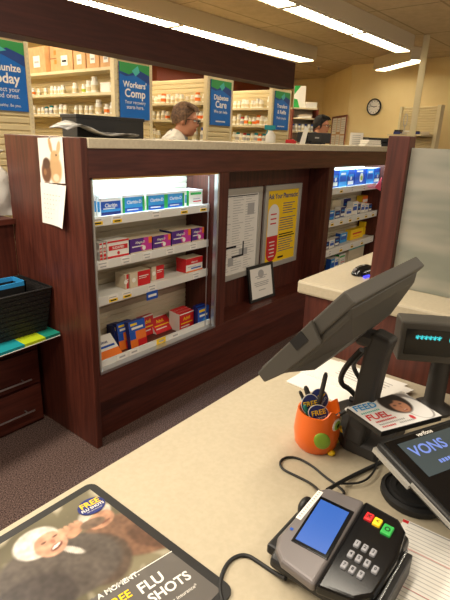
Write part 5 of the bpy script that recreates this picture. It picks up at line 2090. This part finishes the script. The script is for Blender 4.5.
# ---- papers beneath the monitor
for i, (a, dz, rot) in enumerate([(((286, 382), (330, 356), (404, 385), (352, 409)), 0.0, 0), (((300, 372), (338, 350), (413, 380), (372, 400)), 0.004, 0), (((322, 372), (340, 362), (414, 391), (388, 401)), 0.008, 0)]):
    zz = CZ + 0.001 + dz
    P4 = [Vector(at(x, y, 2, zz)) for x, y in a]
    P4 = [P4[0], P4[3], P4[2], P4[1]]
    for q in P4:
        q.x = min(q.x, TX - 0.03)
    g = G()
    g.prism(P4, (0, 0, 0.0035), 'paper')
    if i == 1:
        c = sum(P4, Vector()) / 4 + Vector((-0.02, 0.06, 0.0038))
        g.ball(c, (0.012, 0.012, 0.0002), 'pink', 10)
    if i == 2:
        for j in range(5):
            u0, u1 = 0.15, 0.8
            v = 0.2 + j * 0.14
            e0 = (P4[0] * (1 - u0) + P4[1] * u0) * (1 - v) + (P4[3] * (1 - u0) + P4[2] * u0) * v
            e1 = (P4[0] * (1 - u1) + P4[1] * u1) * (1 - v) + (P4[3] * (1 - u1) + P4[2] * u1) * v
            dv = (P4[3] - P4[0]).normalized() * 0.004
            h = Vector((0, 0, 0.0042))
            g.quad([e0 + h, e1 + h, e1 + dv + h, e0 + dv + h], 'paper_g')
    tag(g.build('paper_sheet'), ('lowest white paper stack on the cream counter, under the tilted monitor', 'middle white paper stack with a pink spot, under the tilted monitor', 'topmost printed paper, lying against the wood behind the monitor stand')[i], 'paper', 'papers under the monitor')

# ---- point-of-sale monitor, seen from its side and back
t = thing('sales_monitor', 'tilted charcoal point-of-sale monitor on a thick curved stand', 'monitor', (0.95, 0.36, CZ))
Lm = Vector((0.95, 0.36, CZ))
MA, MD = Vector((0.752, 0.311, 1.297)), Vector((0.752, 0.473, 1.092))
tdir = (MD - MA).normalized()          # from the top edge down to the bottom edge
nback = Vector((1, 0, 0)).cross(tdir)
if nback.y > 0:
    nback = -nback                     # back of the screen looks to -y
MT = Matrix((Vector((1, 0, 0)), tdir, nback)).transposed().to_4x4()
MT.translation = MA - Lm
MW, MH = 0.38, (MD - MA).length
g = G()
g.T = MT
g.box(0, 0, -0.02, MW, MH, 0.01, 'grey')
g.build('screen_frame', t, bevel=0.004)
g = G()
g.T = MT
g.box(0.02, 0.02, -0.0215, MW - 0.02, MH - 0.025, -0.0195, 'black_gloss')
g.build('screen_glass', t)
g = G()   # back shell, a stepped hump
g.T = MT
lo = [(0.004, 0.014), (MW - 0.012, 0.014), (MW - 0.012, MH - 0.012), (0.004, MH - 0.012)]
hi = [(0.06, 0.085), (MW - 0.12, 0.085), (MW - 0.12, MH - 0.09), (0.03, MH - 0.08)]
vs = [(x, y, 0.008) for x, y in lo] + [(x, y, 0.024) for x, y in [(0.008, 0.03), (MW - 0.03, 0.03), (MW - 0.03, MH - 0.05), (0.008, MH - 0.045)]] + [(x, y, 0.05) for x, y in hi]
fs = []
for q in (0, 4):
    fs += [(q + i, q + (i + 1) % 4, q + 4 + (i + 1) % 4, q + 4 + i) for i in range(4)]
fs += [(3, 2, 1, 0), (8, 9, 10, 11)]
g.add(vs, fs, 'grey')
g.build('back_shell', t, bevel=0.006)
g = G()
g.T = MT
for j in range(5):
    g.box(MW - 0.085 + j * 0.009, 0.046, 0.0245, MW - 0.079 + j * 0.009, 0.056, 0.0262, 'silver')
g.build('maker_lettering', t)
g = G()
g.T = MT
for k in range(4):
    g.box(0.1 + 0.02 * k, 0.1, 0.0495, 0.112 + 0.02 * k, 0.106, 0.0505, 'black')
g.build('vent', t)
g = G()   # reader clipped on the near end
g.T = MT
g.prism([(-0.012, 0.085, -0.02), (-0.012, MH + 0.004, -0.016), (-0.012, MH + 0.004, 0.008), (-0.012, MH - 0.05, 0.02), (-0.012, 0.10, 0.024)], (0.011, 0, 0), 'grey')
g.build('card_reader', t, bevel=0.003)
g = G()
g.T = MT
g.box(-0.0135, 0.115, -0.018, -0.0115, 0.15, 0.004, 'black')
g.build('port_cover', t)
# stand: swept bar and heavy foot
g = G()
sp = [(0.348, 0.888), (0.343, 0.93), (0.337, 0.99), (0.333, 1.05), (0.326, 1.12), (0.316, 1.165)]
hw2 = 0.036
vs, fs = [], []
for i, (y, z) in enumerate(sp):
    dx = 0.026 if i else 0.03
    d = Vector((sp[min(i + 1, 5)][0] - sp[max(i - 1, 0)][0], sp[min(i + 1, 5)][1] - sp[max(i - 1, 0)][1])).normalized()
    nx_, nz_ = d.y, -d.x
    th = 0.024
    for sx, st in ((-1, -1), (1, -1), (1, 1), (-1, 1)):
        vs.append((0.97 + sx * dx - Lm.x, y + st * th * nx_ - Lm.y, z + st * th * nz_ - Lm.z))
for i in range(5):
    for j in range(4):
        fs.append((i * 4 + j, i * 4 + (j + 1) % 4, i * 4 + 4 + (j + 1) % 4, i * 4 + 4 + j))
fs += [(3, 2, 1, 0), (20, 21, 22, 23)]
g.add(vs, fs, 'grey_d')
g.build('stand_arm', t, bevel=0.01, seg=3)
g = G()
g.box(0.945 - Lm.x, 0.322 - Lm.y, 1.13 - Lm.z, 0.99 - Lm.x, 0.375 - Lm.y, 1.165 - Lm.z, 'grey_d')
g.build('tilt_hinge', t, bevel=0.01)
g = G()
f4 = [(0.945, 0.285), (1.115, 0.275), (1.125, 0.44), (1.06, 0.465), (1.0, 0.425), (0.945, 0.367)]
g.prism([(x - Lm.x, y - Lm.y, 0.0006) for x, y in f4], (0, 0, 0.036), 'grey_d')
g.build('foot', t, bevel=0.008)

# cable loops hanging under the monitor
g = G()
g.tube([(1.0, 0.375, 1.1), (1.02, 0.42, 1.03), (1.05, 0.44, 0.97), (1.09, 0.42, 0.94), (1.11, 0.4, 0.9)], 0.007, 'rubber', 8, smooth=2)
g.tube([(1.02, 0.37, 1.1), (1.06, 0.41, 1.04), (1.1, 0.43, 1.0), (1.13, 0.41, 0.95), (1.11, 0.38, 0.9)], 0.006, 'rubber', 8, smooth=2)
g.tube([(1.11, 0.43, 0.904), (1.11, 0.39, 0.904), (1.11, 0.33, 0.904)], 0.007, 'rubber', 8)
tag(g.build('cable_bundle', smooth=True), 'bundle of black cables drooping behind the tilted monitor', 'cable')

# ---- pole display
pdz = Vector((1.29, 0.262, CZ))
t = thing('pole_display', 'grey customer pole display with cyan characters', 'pole display', pdz, (0, 0, math.radians(-58)))
g = G()
g.lathe([(0.05, 0.0), (0.05, 0.008), (0.03, 0.02), (0.0265, 0.03), (0.0245, 0.16)], 'grey_d', 24)
g.build('pole', t, smooth=True)
g = G()
hw_, z0, z1 = 0.125, 0.150, 0.262
g.box(-hw_, -0.03, z0, hw_, 0.04, z1, 'grey')
g.build('display_housing', t, bevel=0.006)
g = G()
g.box(-hw_ + 0.014, -0.0325, z0 + 0.022, hw_ - 0.014, -0.028, z1 - 0.02, 'black_gloss')
g.build('display_window', t)
g = G()
g.text('******', 0.026, 'vfd', face_T(-0.055, -0.0333, z1 - 0.045), True)
g.text('00.00', 0.026, 'vfd', face_T(0.025, -0.0333, z1 - 0.042), False)
g.build('lit_characters', t)

# ---- orange owl cup and what stands in it
cc = Vector((0.922, 0.428, CZ))
t = thing('pencil_cup', 'orange ceramic owl cup with green wings holding pens', 'pencil cup', cc, (0, 0, 0))
t.scale = (1.1, 1.1, 1.08)
rim = 0.043
g = G()
n = 36
prof = [(0.038, 0.0005), (0.0455, 0.012), (0.049, 0.04), (0.047, 0.07), (0.0445, 0.09)]
# the owl looks toward the camera's side of the tablet: its face angle
fa = math.atan2(-0.8, 0.25)
vs, fs = [], []
rows = []
for j, (r_, z) in enumerate(prof):
    for i in range(n):
        a = 2 * math.pi * i / n
        zz = z
        if j == len(prof) - 1:
            for ea in (fa - 0.75, fa + 0.75):
                da = (a - ea + math.pi) % (2 * math.pi) - math.pi
                zz += 0.018 * math.exp(-(da / 0.24) ** 2)
        vs.append((r_ * math.cos(a), r_ * math.sin(a), zz))
inner = [(0.041, None), (0.041, 0.05), (0.034, 0.008)]
for j, (r_, z) in enumerate(inner):
    for i in range(n):
        a = 2 * math.pi * i / n
        zz = vs[(len(prof) - 1) * n + i][2] if z is None else z
        vs.append((r_ * math.cos(a), r_ * math.sin(a), zz))
R_ = len(prof) + len(inner)
for j in range(R_ - 1):
    for i in range(n):
        fs.append((j * n + i, j * n + (i + 1) % n, (j + 1) * n + (i + 1) % n, (j + 1) * n + i))
fs.append(tuple(reversed(range(n))))
fs.append(tuple((R_ - 1) * n + i for i in range(n)))
g.add(vs, fs, 'orange')
g.build('cup_body', t, smooth=True)


def on_cup(a, z, r=0.0485):
    return Vector((r * math.cos(a), r * math.sin(a), z))


for s, nm in ((1, 'wing'), (-1, 'wing')):
    a = fa - 1.15 * s
    g = G()
    g.ball((0, 0, 0), (0.0045, 0.017, 0.021), 'green', 14, Matrix.Translation(on_cup(a, 0.042, 0.0475)) @ Matrix.Rotation(a, 4, 'Z') @ Matrix.Rotation(0.5 * s, 4, 'X'))
    g.build(nm, t, smooth=True)
for s in (1, -1):
    a = fa - 0.4 * s
    g = G()
    T = Matrix.Translation(on_cup(a, 0.072, 0.0455)) @ Matrix.Rotation(a, 4, 'Z')
    g.ball((0, 0, 0), (0.003, 0.015, 0.015), 'white', 14, T)
    g.ball((0.0022, 0, 0), (0.002, 0.011, 0.011), 'green', 12, T)
    g.ball((0.0038, 0, 0), (0.001, 0.005, 0.005), 'ink', 10, T)
    g.build('owl_eye', t, smooth=True)
g = G()
T = Matrix.Translation(on_cup(fa, 0.058, 0.047)) @ Matrix.Rotation(fa, 4, 'Z')
g.prism([(0, -0.006, 0), (0, 0.006, 0), (0.004, 0, -0.012)], (0.004, 0, 0), 'yellow', T)
g.build('beak', t)
for s in (1, -1):
    g = G()
    a = fa - 0.55 * s
    g.ball(on_cup(a, 0.006, 0.045), (0.009, 0.009, 0.006), 'yellow', 12)
    g.build('owl_foot', t, smooth=True)


def pen(base, tip, r, k, label, k2=None, name='pen', cat='pen', tip_k=None):
    g = G()
    b_, e_ = Vector(base), Vector(tip)
    d = e_ - b_
    g.tube([b_, b_ + d * 0.96, e_], [r, r, r * 0.6], k, 10)
    if k2:
        g.tube([b_ + d * 0.62, b_ + d * 0.86], r * 1.12, k2, 10)
    if tip_k:
        g.tube([b_ + d * 0.93, b_ + d * 1.02], r * 1.15, tip_k, 10)
    o = g.build(name, loc=cc, smooth=True)
    return tag(o, label, cat)


pen((0.015, -0.01, 0.012), (-0.018, 0.045, 0.135), 0.0042, 'grey_d', 'slim dark pen with a light blue band in the owl cup', 'blue_l')
pen((0.012, -0.012, 0.012), (-0.005, 0.038, 0.145), 0.006, 'grey_d', 'thick dark grey marker leaning back in the owl cup')
pen((0.01, 0.0, 0.012), (-0.032, 0.022, 0.112), 0.0045, 'teal_d', 'green pen leaning toward the counter edge in the owl cup')
pen((0.0, 0.012, 0.012), (0.008, -0.004, 0.19), 0.0055, 'grey_d', 'tall dark stylus standing upright in the middle of the owl cup')
pen((-0.015, 0.015, 0.03), (0.026, -0.062, 0.112), 0.0048, 'grey_d', 'dark pen with a metal end lying over the rim of the owl cup', tip_k='alu')
for i, (x, y, z, yaw_, tilt, lb) in enumerate([(-0.012, 0.018, 0.108, 0, 0.15, 'rearmost of three navy FREE badges on sticks in the owl cup'), (0.01, 0.006, 0.118, 0, -0.3, 'tallest of three navy FREE badges on sticks in the owl cup'), (-0.018, -0.008, 0.098, 0, 0.1, 'lowest of three navy FREE badges, in front of the others in the owl cup')]):
    t = thing('badge_stick', lb, 'badge', cc + Vector((x, y, 0)), (0, 0, -YAW + 0.0), 'FREE badges in the owl cup')
    t.rotation_euler = (0, 0, math.atan2(RT.y, RT.x))
    g = G()
    T = Matrix.Translation((0, 0, z)) @ Matrix.Rotation(tilt, 4, 'Y') @ Matrix.Rotation(-0.35, 4, 'X') @ FACE
    el = [(0.021 * math.cos(k * math.pi / 12), 0.0245 * math.sin(k * math.pi / 12), -0.001) for k in range(24)]
    if i == 2:
        el = [(1.15 * a, 0.78 * b, c) for a, b, c in el]
    g.prism(el, (0, 0, 0.0018), 'paper', T)
    g.prism([(a * 0.93, b * 0.93, 0.0008) for a, b, c in el], (0, 0, 0.0008), 'blue_d', T)
    g.text('FREE', 0.0165, 'yellow', T @ Tm((0, 0.001, 0.0022), (0, 0, 0.35 if i != 1 else 0.75)), True)
    g.text('FLU SHOTS', 0.0062, 'paper', T @ Tm((0.004, -0.011, 0.0022), (0, 0, 0.35 if i != 1 else 0.75)))
    g.build('badge', t)
    g = G()
    g.tube([(0, 0.012, 0.012), (0, 0.004, z - 0.012)], 0.0022, 'white', 8)
    g.build('stick', t)
